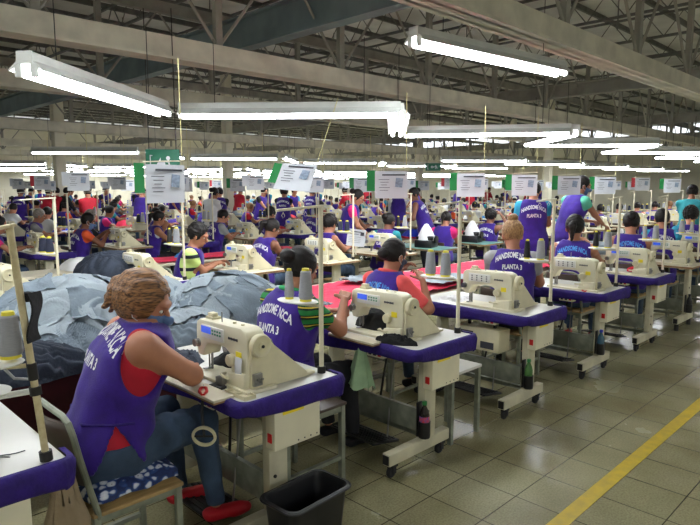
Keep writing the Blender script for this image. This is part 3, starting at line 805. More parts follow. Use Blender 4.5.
# ------------------------------------------------------------------ sewing tables
def cover_strip(mb, path, z0, z1, out, seed, mi=0):
    """padded cloth band wound round a table edge: path of (x, y, outward nx, ny)"""
    n = len(path); prof = [(0, z1 + .006), (.022, z1 + .004), (.034, z1 - .018), (.032, (z0 + z1) / 2), (.026, z0 + .012), (.010, z0), (-.012, z0 + .012)]
    r = random.Random(seed); ph = [r.uniform(0, 6) for _ in range(6)]
    def fn(u, v):
        i = u * (n - 1); a = min(int(i), n - 2); f = i - a
        p = [path[a][k] * (1 - f) + path[a + 1][k] * f for k in range(4)]
        j = v * (len(prof) - 1); b = min(int(j), len(prof) - 2); g = j - b
        q = [prof[b][k] * (1 - g) + prof[b + 1][k] * g for k in (0, 1)]
        s = u * 22
        w = 1 + .22 * math.sin(.6 * s + ph[0]) * math.sin(1.3 * s + ph[1]) + .08 * math.sin(2.1 * s + ph[2] + 3 * v)
        dz = (q[1] - z1) * (.16 * math.sin(.35 * s + ph[3]) + .05 * math.sin(1.1 * s + ph[4])) * 1.3
        o = q[0] * w * out if q[0] > 0 else q[0]
        return (p[0] + p[2] * o, p[1] + p[3] * o, q[1] + dz)
    mb.grid(fn, n * 3, 12, mi)
def make_table(cover=True, top='laminate', depth=.60, length=1.08, simple=False, zt=.79):
    r = empty('sewing_table')
    mb = MB(); mb.box((depth / 2, length / 2, zt - .016), (depth, length, .032), 0, .006)
    mb.box((depth / 2, length / 2, zt - .017), (depth + .004, length + .004, .022), 1)
    mb.obj('tabletop', [M[top], M['wood_edge']], r)
    if cover:
        mb = MB(); P = []
        for k in range(9): P.append((0, length * .98 * (1 - k / 9) + .04, -1, 0))
        for k in range(5): a = -PI + PI / 2 * k / 4; P.append((.05 + .05 * math.cos(a), .05 + .05 * math.sin(a), math.cos(a), math.sin(a)))
        for k in range(1, 7): P.append((.05 + (depth - .07) * k / 6, 0, 0, -1))
        for k in range(3): a = -PI / 2 + PI / 2 * k / 2; P.append((depth - .02 + .02 * math.cos(a), .02 + .02 * math.sin(a), math.cos(a), math.sin(a)))
        P.append((depth, .10, 1, 0))
        cover_strip(mb, P, zt - .088, zt, 1.0, int(length * 10))
        mb.obj('edge_cover', M['purple_dk'], r, 60)
    for y in (.115, length - .13):
        mb = MB(); mb.box((.26, y, .44), (.115, .055, .65), 0, .006)
        if y < .5:
            for z in (.25, .34, .5): mb.cyl((.235, y - .034, z), (.235, y - .026, z), .009, seg=8, mi=1)
        mb.obj('leg', [M['frame'], M['dark_metal']], r)
        mb = MB(); mb.box((.17, y, .125), (.60, .06, .075), 0, .006)
        mb.box((-.132, y, .125), (.004, .046, .058), 1)
        if simple:
            for x in (-.07, .41): mb.cyl((x, y, 0), (x, y, .09), .026, seg=10, mi=1)
        mb.obj('foot', [M['frame'], M['dark_metal']], r)
        if simple:
            pass
        else:
            for x in (-.07, .41):
                mb = MB(); mb.lathe([(.0, -.014), (.028, -.014), (.034, -.008), (.034, .008), (.028, .014), (0, .014)], 14, TR(x - .015, y, .036) @ RX(PI / 2))
                mb.box((x, y, .078), (.05, .045, .02)); mb.box((x - .006, y - .022, .055), (.03, .004, .05)); mb.box((x - .006, y + .022, .055), (.03, .004, .05))
                mb.obj('caster', M['rubber'], r)
    mb = MB(); mb.box((.22, length / 2, .27), (.03, length - .30, .15), 0, .004); mb.box((.30, length / 2, .14), (.03, length - .26, .03), 0); mb.obj('crossbar', M['grey_frame'], r)  # crossbar darker than the beige legs: under-table shade put into its colour
    mb = MB(); mb.box((.19, .13, .758), (.36, .05, .03)); mb.box((.19, length - .13, .758), (.36, .05, .03)); mb.obj('bracket', M['frame'], r)
    if not simple:
        mb = MB(); mb.box((.13, .55, .085), (.26, .42, .016), 0, .004, RY(.18)); 
        for k in range(6): mb.box((.13 - .1 + .04 * k, .55, .096 - .007 * (k - 2.5)), (.012, .38, .006), 0, 0, RY(.18))
        mb.obj('pedal', M['dark_metal'], r)
        mb = MB(); mb.cyl((.18, .38, .10), (.28, .40, .74), .006, seg=6); mb.obj('pedal_rod', M['steel'], r)
        b = MB(); b.box((.33, .055, .62), (.29, .075, .24), 0, .008); 
        for k in range(4): b.box((.33 + .04 * k, .0165, .52), (.006, .003, .006), 1)
        b = b.obj('control_box', [M['cream'], M['dark_metal']], r)
        mb = MB(); mb.box((.183, .055, .56), (.006, .032, .045), 0, .002); mb.obj('power_switch', M['red_plastic'], b)
        mb = MB(); mb.box((.30, .0162, .69), (.13, .003, .04)); mb.obj('warning_label', M['yellow'], b)
        mb = MB(); mb.box((.04, .34, .71), (.06, .14, .05), 0, .006); p = mb.obj('control_panel', M['cream'], r)
        for k in range(3): mb = MB(); mb.box((.008, .30 + .04 * k, .71), (.006, .024, .026), 0, .002); mb.obj('button', M['red_plastic' if k == 0 else 'dark_metal'], p)
        mb = MB(); mb.tube([(.25, .42, .74), (.22, .44, .55), (.25, .50, .35), (.27, .55, .20)], .008, 6); mb.obj('cable', M['black_plastic'], r)
    return r
T_COVER = make_table(True); T_PLAIN = make_table(False, 'board', simple=True); T_TEAL = make_table(False, 'teal_top', simple=True); T_COVER2 = make_table(True, simple=True)

# ------------------------------------------------------------------ sewing machines (operator on -x, needle towards +y)
def make_machine(kind=0):
    r = empty('sewing_machine')
    mb = MB(); mb.box((0, 0, .009), (.18, .50, .018), 0, .004)
    prof = [(-.205, .012), (-.205, .255), (-.19, .285), (-.15, .298), (.215, .290), (.243, .275), (.248, .235), (.248, .135), (.236, .098), (.185, .098), (.172, .135), (.145, .172), (.04, .182), (-.02, .178), (-.052, .160), (-.062, .12), (-.062, .012)]
    mb.prism(prof, 0, -.052, .055, 0, .011)
    mb.prism([(-.205, .012), (-.205, .09), (-.062, .07), (-.05, .012)], 0, -.075, .075, 0, .008)
    body = mb.obj('body', M['cream'], r)
    mb = MB(); mb.box((-.055, .085, .236), (.012, .20, .066), 0, .004); pn = mb.obj('control_panel', M['white'], r)
    if kind == 0:
        mb = MB(); mb.box((-.062, .135, .247), (.004, .085, .034)); mb.obj('display', M['blue_disp'], pn)
    for k in range(8 if kind == 0 else 12):
        mb = MB(); q = k % 4; mb.box((-.062, .075 - .022 * q if kind == 0 else .15 - .045 * q, .252 - .017 * (k // 4)), (.004, .012, .009), 0, .001); mb.obj('button', M['green_btn' if kind == 0 else 'print'], pn)
    mb = MB()
    for k in range(7): mb.box((-.0535, -.055 - .0115 * k, .236), (.003, .008, .013 - .003 * (k % 2)))
    mb.obj('nameplate', M['print'], r)
    mb = MB(); mb.lathe([(.0, -.020), (.045, -.020), (.055, -.014), (.058, 0), (.055, .014), (.050, .018), (.040, .012), (.018, .012), (.018, .022), (0, .022)], 28, TR(0, -.235, .222) @ RX(PI / 2))
    hw = mb.obj('handwheel', M['ivory'], r)
    mb = MB(); mb.lathe([(0, 0), (.008, 0), (.008, .004), (0, .004)], 10, TR(0, -.257, .222) @ RX(PI / 2)); mb.obj('wheel_bolt', M['dark_metal'], hw)
    mb = MB(); mb.prism([(-.045, .012), (-.04, .20), (0, .262), (.045, .262), (.095, .205), (.30, .03), (.30, .006), (-.045, .006)], 1, -.222, -.172, 0, .006)
    mb.box((.31, -.19, .012), (.10, .05, .014), 0, .003); mb.obj('belt_guard', M['ivory'], r)
    mb = MB(); mb.box((-.015, -.228, .06), (.05, .02, .06), 0, .003)
    for k in range(4): mb.cyl((-.03 + .012 * k, -.245, .05 + .012 * (k % 2)), (-.03 + .012 * k, -.22, .05 + .012 * (k % 2)), .006, seg=8)
    mb.obj('bobbin_winder', M['steel'], r)
    mb = MB(); mb.cyl((0, .21, .02), (0, .21, .10), .0045, seg=8); mb.cyl((.004, .188, .02), (.004, .188, .11), .006, seg=8); mb.cyl((0, .21, .0), (0, .21, .03), .0016, seg=6); mb.obj('needle_bar', M['steel'], r)
    mb = MB(); mb.box((-.012, .205, .024), (.05, .024, .006), 0, .002); mb.cyl((.012, .205, .024), (.012, .205, .10), .005, seg=8); mb.obj('presser_foot', M['steel'], r)
    mb = MB(); mb.lathe([(0, 0), (.022, 0), (.022, .008), (.014, .012), (.014, .020), (.020, .022), (.020, .026), (0, .026)], 16, TR(-.052, .225, .165) @ RY(-PI / 2)); mb.obj('tension_dial', M['steel'], r)
    mb = MB(); mb.lathe([(0, 0), (.030, 0), (.030, .022), (.024, .028), (0, .028)], 20, TR(-.053, -.085, .135) @ RY(-PI / 2)); mb.obj('stitch_dial', M['ivory'], r)
    mb = MB(); mb.box((-.0535, -.135, .165), (.003, .045, .034)); mb.obj('warning_label', M['yellow'], r)
    mb = MB(); mb.tube([(-.053, -.02, .055), (-.085, -.03, .058), (-.105, -.08, .062), (-.105, -.12, .062)], .007, 6); mb.obj('reverse_lever', M['ivory'], r)
    mb = MB(); mb.box((0, .16, .297), (.05, .07, .014), 0, .003); mb.box((.0, .165, .312), (.035, .045, .02), 0, .004); mb.obj('thread_guide', M['ivory'], r)
    mb = MB(); mb.cyl((-.02, .05, .29), (-.02, .05, .345), .003, seg=6); mb.obj('thread_pin', M['steel'], r)
    for y in (-.03, -.10): mb = MB(); mb.cyl((0, y, .292), (0, y, .304), .010, seg=10); mb.obj('oil_cap', M['ivory'], r)
    mb = MB(); mb.box((.045, .2, .15), (.01, .03, .06), 0, .003); mb.tube([(.05, .22, .14), (.07, .22, .15), (.085, .20, .13)], .005, 6); mb.obj('lifting_lever', M['steel'], r)
    return r
MACH = [make_machine(0), make_machine(1)]
def make_machine_far():
    mb = MB(); mb.box((0, 0, .009), (.18, .50, .018), 0)
    mb.prism([(-.205, .012), (-.205, .255), (-.15, .298), (.243, .285), (.248, .135), (.185, .098), (.145, .172), (-.03, .178), (-.062, .12), (-.062, .012)], 0, -.052, .055, 0)
    mb.box((-.056, .08, .236), (.01, .18, .06), 1); mb.box((-.0625, .13, .247), (.003, .08, .03), 2); mb.box((-.0535, -.135, .165), (.003, .045, .034), 3)
    mb.lathe([(.0, -.02), (.058, -.014), (.058, .014), (0, .02)], 14, TR(0, -.235, .222) @ RX(PI / 2))
    mb.prism([(-.045, .006), (-.04, .20), (.045, .262), (.30, .03), (.30, .006)], 1, -.222, -.172, 0)
    mb.cyl((0, .205, .0), (0, .205, .10), .006, seg=6, mi=4)
    return mb.obj('sewing_machine', [M['cream'], M['white'], M['blue_disp'], M['yellow'], M['steel']])
MACH_FAR = make_machine_far()
def make_overlock():
    r = empty('overlock_machine')
    mb = MB(); mb.box((0, 0, .06), (.26, .30, .12), 0, .015); mb.box((0, -.06, .15), (.20, .16, .08), 0, .02); mb.box((-.06, .09, .15), (.06, .10, .05), 0, .01); mb.cyl((0, -.16, .13), (0, -.19, .13), .06, seg=16); mb.obj('body', M['black_plastic'], r)
    mb = MB(); mb.lathe([(.150, .115), (.146, .16), (.13, .20), (.075, .31), (.03, .37), (0, .38)], 20, Matrix.Diagonal((.8, 1, 1, 1))); mb.obj('cover', M['white_cloth'], r)
    return r
OVER = make_overlock()

# ------------------------------------------------------------------ thread stands and cones
def make_stand(h=.87, matn='pole', low=False):
    r = empty('thread_stand'); s = 6 if low else 12
    mb = MB(); mb.cyl((0, 0, 0), (0, 0, h), .0125, seg=s); mb.obj('pole', M[matn], r)
    mb = MB(); mb.cyl((0, 0, 0), (0, 0, .035), .022, seg=s); mb.obj('clamp', M['dark_metal'], r)
    mb = MB(); mb.box((-.13, .0, h - .012), (.30, .022, .012), 0, 0 if low else .003, RY(-.05)); 
    for x in (-.10, -.24): mb.tube([(x, 0, h - .03), (x, .012, h - .045), (x, 0, h - .06), (x, -.012, h - .045), (x, 0, h - .03)], .002, 4, cap=False)
    mb.obj('thread_arm', M[matn], r)
    mb = MB(); mb.tube([(0, 0, .352), (-.02, .05, .352), (-.05, .22, .352)], .008, 6); mb.obj('tray_bar', M[matn], r)
    mb = MB(); mb.lathe([(0, .362), (.068, .362), (.072, .368), (.068, .372), (0, .372)], 10 if low else 20, TR(-.04, .14, 0) @ RZ(.2) @ Matrix.Diagonal((1, 1.75, 1, 1))); mb.obj('tray', M['white'], r)
    return r
STAND = make_stand(); STAND_FAR = make_stand(low=True)
CONE_SPOTS = ((-.03, .085), (-.05, .195))
def make_cone(matn, rb=.033, rt=.022, h=.14, low=False):
    r = empty('thread_cone'); n = 10 if low else 18
    mb = MB(); mb.lathe([(0, .012), (rb * .9, .012), (rb, .02), (rb * 1.0, .03), (rt * 1.05, h - .012), (rt * .8, h - .006), (0, h - .006)], n); mb.obj('thread', M[matn], r)
    mb = MB(); mb.lathe([(0, 0), (rb * .86, 0), (rb * .8, .013), (rt * .4, .014), (rt * .4, h - .008), (rt * .78, h - .007), (rt * .70, h + .006), (rt * .3, h + .008), (0, h + .004)], n); mb.obj('core', M['yellow_core'], r)
    return r
CONES = {'grey': make_cone('thread_grey', .037, .026, .165), 'slim': make_cone('thread_grey', .026, .017, .155), 'black': make_cone('thread_black', .028, .018, .155), 'navy': make_cone('thread_navy', .036, .026, .14)}
USED = set()
def use(proto, loc, rz, label, group, cat, scale=None, skip=()):
    o = proto if id(proto) not in USED else copy_tree(proto, None, skip)
    USED.add(id(proto))
    put(o, loc, rz, label, group, scale); o['category'] = cat
    return o
def cone(kind, x, y, z, label, group='thread cones on the stands'):
    return use(CONES[kind], (x, y, z), random.uniform(0, 6), label, group, 'thread cone')

# ------------------------------------------------------------------ chairs
def make_chair(panel='chair_back', wood='chair_wood', w=.40, pw=.045):
    r = empty('metal_chair')
    mb = MB(); mb.box((0, 0, .445), (.40, w, .018), 0, .006); mb.obj('seat', M[wood], r)
    for sx in (-1, 1):
        for sy in (-1, 1):
            mb = MB(); mb.box((sx * .18, sy * (w / 2 - .02), .218), (.028, .028, .436), 0, .004); mb.obj('leg', M['grey_frame'], r)
    mb = MB()
    for sy in (-1, 1): mb.box((0, sy * (w / 2 - .02), .42), (.36, .022, .03), 0, .003);
    for sx in (-1, 1): mb.box((sx * .18, 0, .42), (.022, w - .04, .03), 0, .003)
    mb.obj('seat_frame', M['grey_frame'], r)
    for sy in (-1, 1): mb = MB(); mb.box((0, sy * (w / 2 - .02), .16), (.36, .02, .02)); mb.obj('stretcher', M['grey_frame'], r)
    mb = MB(); y = w / 2 - .01
    P = [(-.17, -y, .43), (-.20, -y, .55), (-.235, -y, .70), (-.255, -y, .80), (-.262, -y + .02, .845), (-.266, -y + .07, .865)]
    P += [(-.27, 0, .868)] + [(a, -b, c) for a, b, c in P[::-1]]
    mb.tube(P, .013, 8); mb.obj('back_frame', M['grey_frame'], r)
    mb = MB()
    mb.grid(lambda u, v: (-.205 - .06 * v - .035 * (1 - (2 * u - 1) ** 2), (u - .5) * (w - pw) * (1 - .10 * max(0, v - .8) * 5), .58 + .27 * v), 12, 8, 0, .012)
    mb.obj('backrest', M[panel], r)
    return r
CHAIR = make_chair(); CHAIR_DARK = make_chair('chair_back', 'chair_back', .42, -.02)
def make_stool():
    mb = MB(); mb.box((0, 0, .445), (.34, .34, .022), 0, .006)
    for sx in (-1, 1):
        for sy in (-1, 1): mb.box((sx * .14, sy * .14, .218), (.026, .026, .436), 1)
    mb.box((-.16, 0, .72), (.02, .34, .22), 0, .006); mb.box((-.16, -.15, .58), (.02, .026, .30), 1); mb.box((-.16, .15, .58), (.02, .026, .30), 1)
    return mb.obj('metal_chair', [M['chair_back'], M['grey_frame']])
CHAIR_FAR = make_stool()

# ------------------------------------------------------------------ hanging instruction sheets
def make_sheet(card='green_card', low=False):
    r = empty('instruction_sheet'); w, h = .27, .225
    mb = MB(); mb.grid(lambda u, v: (.006 * math.sin(3 * u + 2 * v), (.5 - u) * w, -.03 - h * (1 - v)), 8, 6, 0, .0015); pp = mb.obj('paper', M['paper'], r)
    mb = MB(); mb.box((-.008, -.02, -.062), (.002, .19, .012)); 
    for k in range(5): mb.box((-.008, .06 - .004 * (k % 2), -.10 - .022 * k), (.002, .09 - .02 * (k % 3), .004))
    mb.obj('printing', M['print'], pp)
    mb = MB(); mb.box((-.009, -.065, -.125), (.002, .06, .075), 0, 0, RX(.12)); mb.obj('picture', M['greyprint'], pp)
    mb = MB(); mb.grid(lambda u, v: (.014 + .012 * u, .128 + .075 * (1 - u), -.025 - .17 * (1 - v)), 4, 4, 0, .0015); mb.obj('card', M[card], r)
    mb = MB(); mb.tube([(0, .15, -.018), (0, 0, -.010), (0, -.14, -.004)], .004, 6); mb.obj('bar', M['pole'], r)
    mb = MB(); mb.cyl((0, -.125, -.005), (.0, -.12, .60), .0035, seg=5); mb.obj('cord', M['cord'], r)
    return r
SHEET = {k: make_sheet(k) for k in ('green_card', 'red_card', 'paper')}

# ------------------------------------------------------------------ the people
FA = [0.13, 1.48, 2.70, 4.00, 5.35, 6.68, 8.00, 9.30, 10.6]
VR = [2.15, 5.50, 9.20, 12.8, 16.3, 19.8, 23.3, 26.8, 30.3, 33.8]
FB = [1.35, 2.60, 3.85, 5.10, 6.30, 7.40, 8.70, 9.95, 11.2, 12.45, 13.7, 15.0, 16.2, 17.5, 18.8, 20.0]
FC = [2.80 + 1.24 * k for k in range(16)]
def pose(p, u, v, rz=0.): p.location = (u, v, 0); p.rotation_euler = (0, 0, rz); return p
Z = .86
# first bench, from the viewer outwards
p = person('woman with a brown swept-up hairdo in a purple vest over crimson, sewing nearest the viewer', h=.0105, lean=.18, bulk=1.27, headoff=(-.035, .045, -.055), text_z=.965, text_s=1.04, hs=1.13, armhole=.122, yaw=-.55, pitch=.34, rh=(.44, .07, .80), lh=(.42, .27, .80), pole=(.5, .9, -.45), hair='updo', hairm='hair_br',
           shirt='red_shirt', sleeve=0, shoe='red_shoe', mask='mask', hipslit=True, fine=True, knees={-1: (.46, .0, .545), 1: (.36, .27, .53)}); pose(p, 1.03, 2.60, -.2); p.location.z = .065
p = person('woman with a dark bun, green collar and green striped sleeves, back to the viewer', h=.0115, lean=.10, bulk=1.08, yaw=-.05, pitch=.30, curl=1.25, rh=(.45, -.09, .99), lh=(.50, .10, .88), hair='bun', shirt='stripe', sleeve=.62, trs='black_trs', fine=True, collar='green_trim', tall=1.03); pose(p, 2.24, 2.85)
p = person('woman in a coral shirt and grey mask with blue lettering on her purple vest', h=.0115, lean=.08, bulk=1.02, yaw=-.15, pitch=.25, rh=(.24, -.22, 1.02), lh=(.30, .06, 1.06), hair='lowbun', shirt='coral_shirt', sleeve=.85, trs='jeans', mask='mask_d', text='letter_b', fine=True, collar='coral_shirt'); pose(p, 3.47, 3.12)
p = person('woman with a blond topknot, purple vest and grey tee sewing at the front bench', h=.013, lean=.12, bulk=1.08, yaw=.3, pitch=.35, rh=(.46, -.12, .86), hair='topbun', hairm='hair_bl', text_z=.975, text_s=.86, shirt='grey_shirt', sleeve=.55, trs='black_trs', tall=1.08); pose(p, 4.90, 2.80, .5)
p = person('woman with a long dark ponytail and pink hair tie, blue lettering low on her vest', h=.013, lean=.10, yaw=-.1, pitch=.1, rh=(.40, -.12, 1.04), lh=(.42, .1, 1.0), text_z=.94, text_s=.9, hair='ponytail', shirt='white_shirt', sleeve=0, shoe='red_shoe', trs='jeans', text='letter_b', tall=1.08, knees={-1: (.44, -.2, .53), 1: (.44, .05, .53)}); pose(p, 6.22, 2.84, .35)
p = person('woman with yellow-green hair clip colours in dark hair, sixth along the front bench', h=.015, lean=.12, yaw=.1, pitch=.3, hair='bun', shirt='black_shirt', sleeve=0, text='letter_b', tall=1.08); pose(p, 7.55, 2.74, .3)
p['label'] = 'dark-haired woman in a purple vest with blue lettering, sixth along the front bench'
p = person('close-cropped worker in a purple vest, seventh along the front bench', h=.015, lean=.12, yaw=.1, pitch=.3, hair='short', shirt='sky_shirt', sleeve=.5, tall=1.08); pose(p, 8.86, 2.80, .3)
p = person('dark-haired worker in a purple vest, last of the front bench at the right edge', h=.015, lean=.1, yaw=.1, pitch=.2, hair='curly', shirt='sky_shirt', sleeve=.5, tall=1.08); pose(p, 10.15, 2.80, .3)
# standing beside the first bench
p = person('woman standing with her back turned, white lettering and turquoise sleeves', h=.013, sit=False, lean=.02, yaw=-.3, pitch=.5, rh=(.36, -.14, 1.10), lh=(.36, .14, 1.10), hair='bun', shirt='sky_shirt', sleeve=.5, trs='jeans', tall=1.06); pose(p, 7.72, 4.12, .62)
p = person('tall masked woman in a purple vest and mint collar leaning towards denim at right', h=.013, sit=False, lean=.18, yaw=-.5, pitch=.25, rh=(.55, -.12, 1.08), lh=(.50, .10, 1.12), hair='bun', shirt='mint_shirt', sleeve=.4, trs='jeans', mask='mask', tall=1.10, collar='mint_shirt', text=None); pose(p, 8.55, 4.02, -.35)
# second bench
ROWB = {
 1: dict(skip=True),
 2: dict(label='man in a lime shirt with dark bands and a purple apron strap, second bench', lean=.10, yaw=-.25, pitch=.35, hair='curly', shirt='lime', sleeve=.6, trs='black_trs', text=None, rz=-.6, dv=.02, shirt_low=True, bulk=1.06, armhole=.15, rh=(.36, .14, .86), lh=(.36, .30, .86)),
 3: dict(label='woman in a purple vest with white lettering behind the machine with a blue display', lean=.14, yaw=-.3, pitch=.45, hair='ponytail', shirt='black_shirt', sleeve=0, skin='skin_d', rz=.1, dv=.28),
 4: dict(label='woman seen past a thread stand beside the pink-shirted standing woman', lean=.08, yaw=.1, pitch=.2, hair='curly', shirt='black_shirt', sleeve=0, dv=.35),
 5: dict(label='woman in a purple vest with big white lettering and a teal sleeve', lean=.10, yaw=-.4, pitch=.3, hair='bun', shirt='teal_shirt', sleeve=.6, skin='skin_d', rz=.3, dv=.15, bulk=1.08),
 7: dict(label='dark-haired worker with an arm raised behind a row of navy cones', lean=.05, yaw=0, pitch=.2, hair='curly', shirt='black_shirt', sleeve=0, rh=(.3, -.1, 1.25), dv=-.1, skin='skin_d'),
 8: dict(label='worker in a dark cap and white shirt beside the standing woman', lean=.05, hair='short', cap='black_shirt', shirt='white_shirt', sleeve=.5, vest=None, text=None, dv=.1),
}
def rowb_person(k, d):
    d = dict(d); rz = d.pop('rz', 0); dv = d.pop('dv', 0); lab = d.pop('label')
    d.setdefault('h', .0155)
    return pose(person(lab, **d), FB[k] - .42, 6.08 + dv, rz)
for k, d in ROWB.items():
    if 'skip' not in d: rowb_person(k, d)
p = person('woman in a hot pink shirt standing behind the second bench and looking down', h=.013, sit=False, lean=.12, yaw=-.45, pitch=.5, rh=(.36, -.10, 1.0), lh=(.34, .16, .96), hair='bun', shirt='pink_shirt', sleeve=.45, trs='jeans', text=None, tall=.99); pose(p, 6.86, 6.98, -.65)
p = person('worker leaning over the teal tables in a purple vest, arms stretched out left', h=.015, sit=False, lean=.22, yaw=.9, pitch=.3, rh=(.45, .05, 1.1), lh=(.4, .2, 1.1), hair='bun', shirt='black_shirt', sleeve=0, skin='skin_d', trs='black_trs'); pose(p, 9.2, 7.1, 1.9)
# third bench
ROWC = {
 1: dict(label='man in an orange tee and purple vest sewing at far left', lean=.14, yaw=-.35, pitch=.35, hair='short', shirt='orange_shirt', sleeve=.45, rh=(.46, -.14, 1.0), lh=(.48, 0, 1.02), skin='skin_d', mask='mask', bulk=1.05),
 2: dict(label='woman with a ponytail and bare arm in a purple vest, third bench', lean=.12, yaw=-.2, pitch=.3, hair='ponytail', shirt='white_shirt', sleeve=0, trs='black_trs', rz=-.1),
 3: dict(label='worker in a purple vest and grey tee bending to the right, third bench', lean=.16, yaw=-.3, pitch=.5, hair='short', shirt='grey_shirt', sleeve=.6, rz=-.1, bulk=1.08),
 4: dict(label='worker in white under a purple vest, left of the curly-haired worker', lean=.08, hair='curly', shirt='white_shirt', sleeve=.6),
 5: dict(label='curly-haired seated worker in a purple vest under the tilted paper sheet', lean=.12, hair='curly', shirt='black_shirt', sleeve=0, yaw=-.4),
}
for k, d in ROWC.items():
    d = dict(d); rz = d.pop('rz', 0); lab = d.pop('label'); d.setdefault('h', .0165)
    pose(person(lab, **d), FC[k] - .42, 9.78, rz)
for lab, u, v, rz, kw in (
    ('woman facing the viewer in a purple vest near red cones at left', 6.0, 11.5, 3.6, dict( hair='bun', shirt='white_shirt', sleeve=0, text=None)),
    ('standing worker in a purple vest seen from behind at far left', 5.35, 18.4, .9, dict(sit=False, hair='short', shirt='black_shirt', sleeve=.5)),
    ('standing worker in a long red top at far left', 5.9, 18.0, .5, dict(sit=False, hair='short', shirt='red_shirt', sleeve=1.6, vest=None, text=None)),
    ('grey-haired worker in a purple vest with a blue-grey sleeve at far left', 3.75, 12.35, -.3, dict(hair='short', hairm='hair_g', shirt='grey_shirt', sleeve=.6)),
    ('standing worker in dark clothes beside the cream column at left', 6.45, 18.25, .2, dict(sit=False, hair='short', shirt='black_shirt', sleeve=1.6, vest=None, text=None)),
    ('seated worker with light brown hair behind the orange-shirted man', 4.3, 11.3, -.2, dict(hair='short', hairm='hair_g', shirt='black_shirt', sleeve=1.0)),
    ('standing worker in a purple vest right of the far cream column', 8.3, 12.9, .9, dict(sit=False, hair='short', shirt='black_shirt', sleeve=.5)),
    ('standing worker with red lettered top behind the purple backs', 7.2, 11.6, .2, dict(sit=False, hair='bun', shirt='white_shirt', sleeve=.6, vest=None, text=None)),
    ('standing worker in a purple vest under the tilted paper sheet', 9.6, 12.0, .7, dict(sit=False, hair='curly', shirt='black_shirt', sleeve=.4)),
    ('standing dark-haired worker in teal at the right edge', 12.0, 3.35, .1, dict(sit=False, hair='bun', shirt='teal_shirt', sleeve=.7, vest=None, text=None, skin='skin_d', tall=1.03)),
    ('worker in white bending over under the sheets right of centre', 10.6, 9.0, .9, dict(sit=False, lean=.2, hair='bun', shirt='white_shirt', sleeve=1.2, text=None)),
    ('worker in a blue hair cover standing at mid hall', 11.2, 12.8, .4, dict(sit=False, hair='short', cap='sky_cloth', shirt='white_shirt', sleeve=.6)),
):
    kw.setdefault('h', .017)
    pose(person(lab, **kw), u, v, rz)
# far crowd: a few kinds, copied
def far_kind(i):
    kinds = [dict(hair='bun', shirt='black_shirt', sleeve=0), dict(hair='short', shirt='grey_shirt', sleeve=.5, skin='skin_d'), dict(hair='ponytail', shirt='pink_shirt', sleeve=.5), dict(hair='curly', shirt='teal_shirt', sleeve=.5),
             dict(hair='short', shirt='white_shirt', sleeve=.6, vest=None), dict(hair='bun', hairm='hair_br', shirt='red_shirt', sleeve=.5), dict(hair='short', cap='white_cloth', shirt='sky_shirt', sleeve=1.2, vest=None), dict(hair='bun', shirt='orange_shirt', sleeve=.5)]
    return person('far worker', h=.026, face=False, text=None, **kinds[i])
FARP = [far_kind(i) for i in range(8)]
FARS = [person('far worker', h=.026, face=False, text=None, sit=False, hair='short', shirt='black_shirt', sleeve=.5), person('far worker', h=.026, face=False, text=None, sit=False, hair='bun', shirt='red_shirt', sleeve=1.2, vest=None), person('far worker', h=.026, face=False, text=None, sit=False, hair='bun', shirt='sky_shirt', sleeve=.6)]
FDESC = ['dark bun and purple vest', 'grey tee and purple vest', 'ponytail and pink sleeves', 'curly hair and teal sleeves', 'white shirt', 'brown bun and red sleeves', 'white cap and light blue sleeves', 'orange sleeves and purple vest']
SDESC = ['purple vest', 'long red top', 'light blue sleeves']

# ------------------------------------------------------------------ stations
def in_view(u, v, m=.62):
    t = (u - v) / (u + v)
    return -m < t < m
ROWN = ['front bench', 'second bench', 'third bench', 'fourth bench', 'fifth bench', 'sixth bench', 'seventh bench', 'eighth bench', 'ninth bench', 'tenth bench']
GT, GM, GS, GC, GP, GCH = 'sewing tables in rows', 'sewing machines in rows', 'thread stands at the tables', 'thread cones on the stands', 'seated workers in the far rows', 'chairs at the sewing tables'
def station(r, k, F, Vr, table, mach, stand, chair, cones, who=None, op_v=None):
    w = '%s station of the %s' % (ORD[k], ROWN[r])
    tl = {id(T_COVER): 'white-topped sewing table with a purple padded edge', id(T_COVER2): 'white-topped sewing table with a purple padded edge', id(T_PLAIN): 'plain pale sewing table on beige legs', id(T_TEAL): 'teal-topped work table on beige legs'}[id(table)]
    use(table, (F, Vr, 0), 0, tl + ', ' + w, GT, 'table')
    if mach is not None: use(mach, (F + .16, Vr + .32 + (.08 if r == 0 and k in (2, 3) else 0), .79), 0, 'cream flatbed sewing machine, ' + w, GM, 'sewing machine')
    if stand is not None:
        use(stand, (F + .56, Vr + .10, .79), 0, 'cream thread stand with a white tray, ' + w, GS, 'thread stand')
        for (cx_, cy_), kd, sd in zip(CONE_SPOTS, cones, ('right', 'left')):
            cone(kd, F + .56 + cx_, Vr + .10 + cy_, .79 + .372, '%s-hand %s thread cone on the stand, %s' % (sd, kd if kd != 'slim' else 'slim grey', w))
    if r == 0 and k == 2:
        o = use(CHAIR_DARK, (2.13, 2.62, 0), 0, 'brown-backed metal chair behind the nearest machine', GCH, 'chair', 1.14)
    elif chair is not None:
        use(chair, (F - .42, op_v if op_v else Vr + .62, 0), 0, 'metal chair under the worker, ' + w, GCH, 'chair')
kinds = [('grey', 'slim'), ('grey', 'slim'), ('grey', 'grey'), ('grey', 'black'), ('grey', 'black'), ('grey', 'slim'), ('slim', 'grey'), ('grey', 'slim'), ('grey', 'slim')]
opv = {1: 2.50, 2: 2.90, 3: 3.12, 4: 2.80, 5: 2.84, 6: 2.74, 7: 2.8, 8: 2.8}
for k, F in enumerate(FA):
    tb = T_COVER if k <= 5 else T_PLAIN
    station(0, k, F, 2.15, tb, None if k == 0 else MACH[0] if k not in (3, 4) else MACH[1], STAND if k else None, CHAIR if k else None, kinds[k], op_v=opv.get(k))
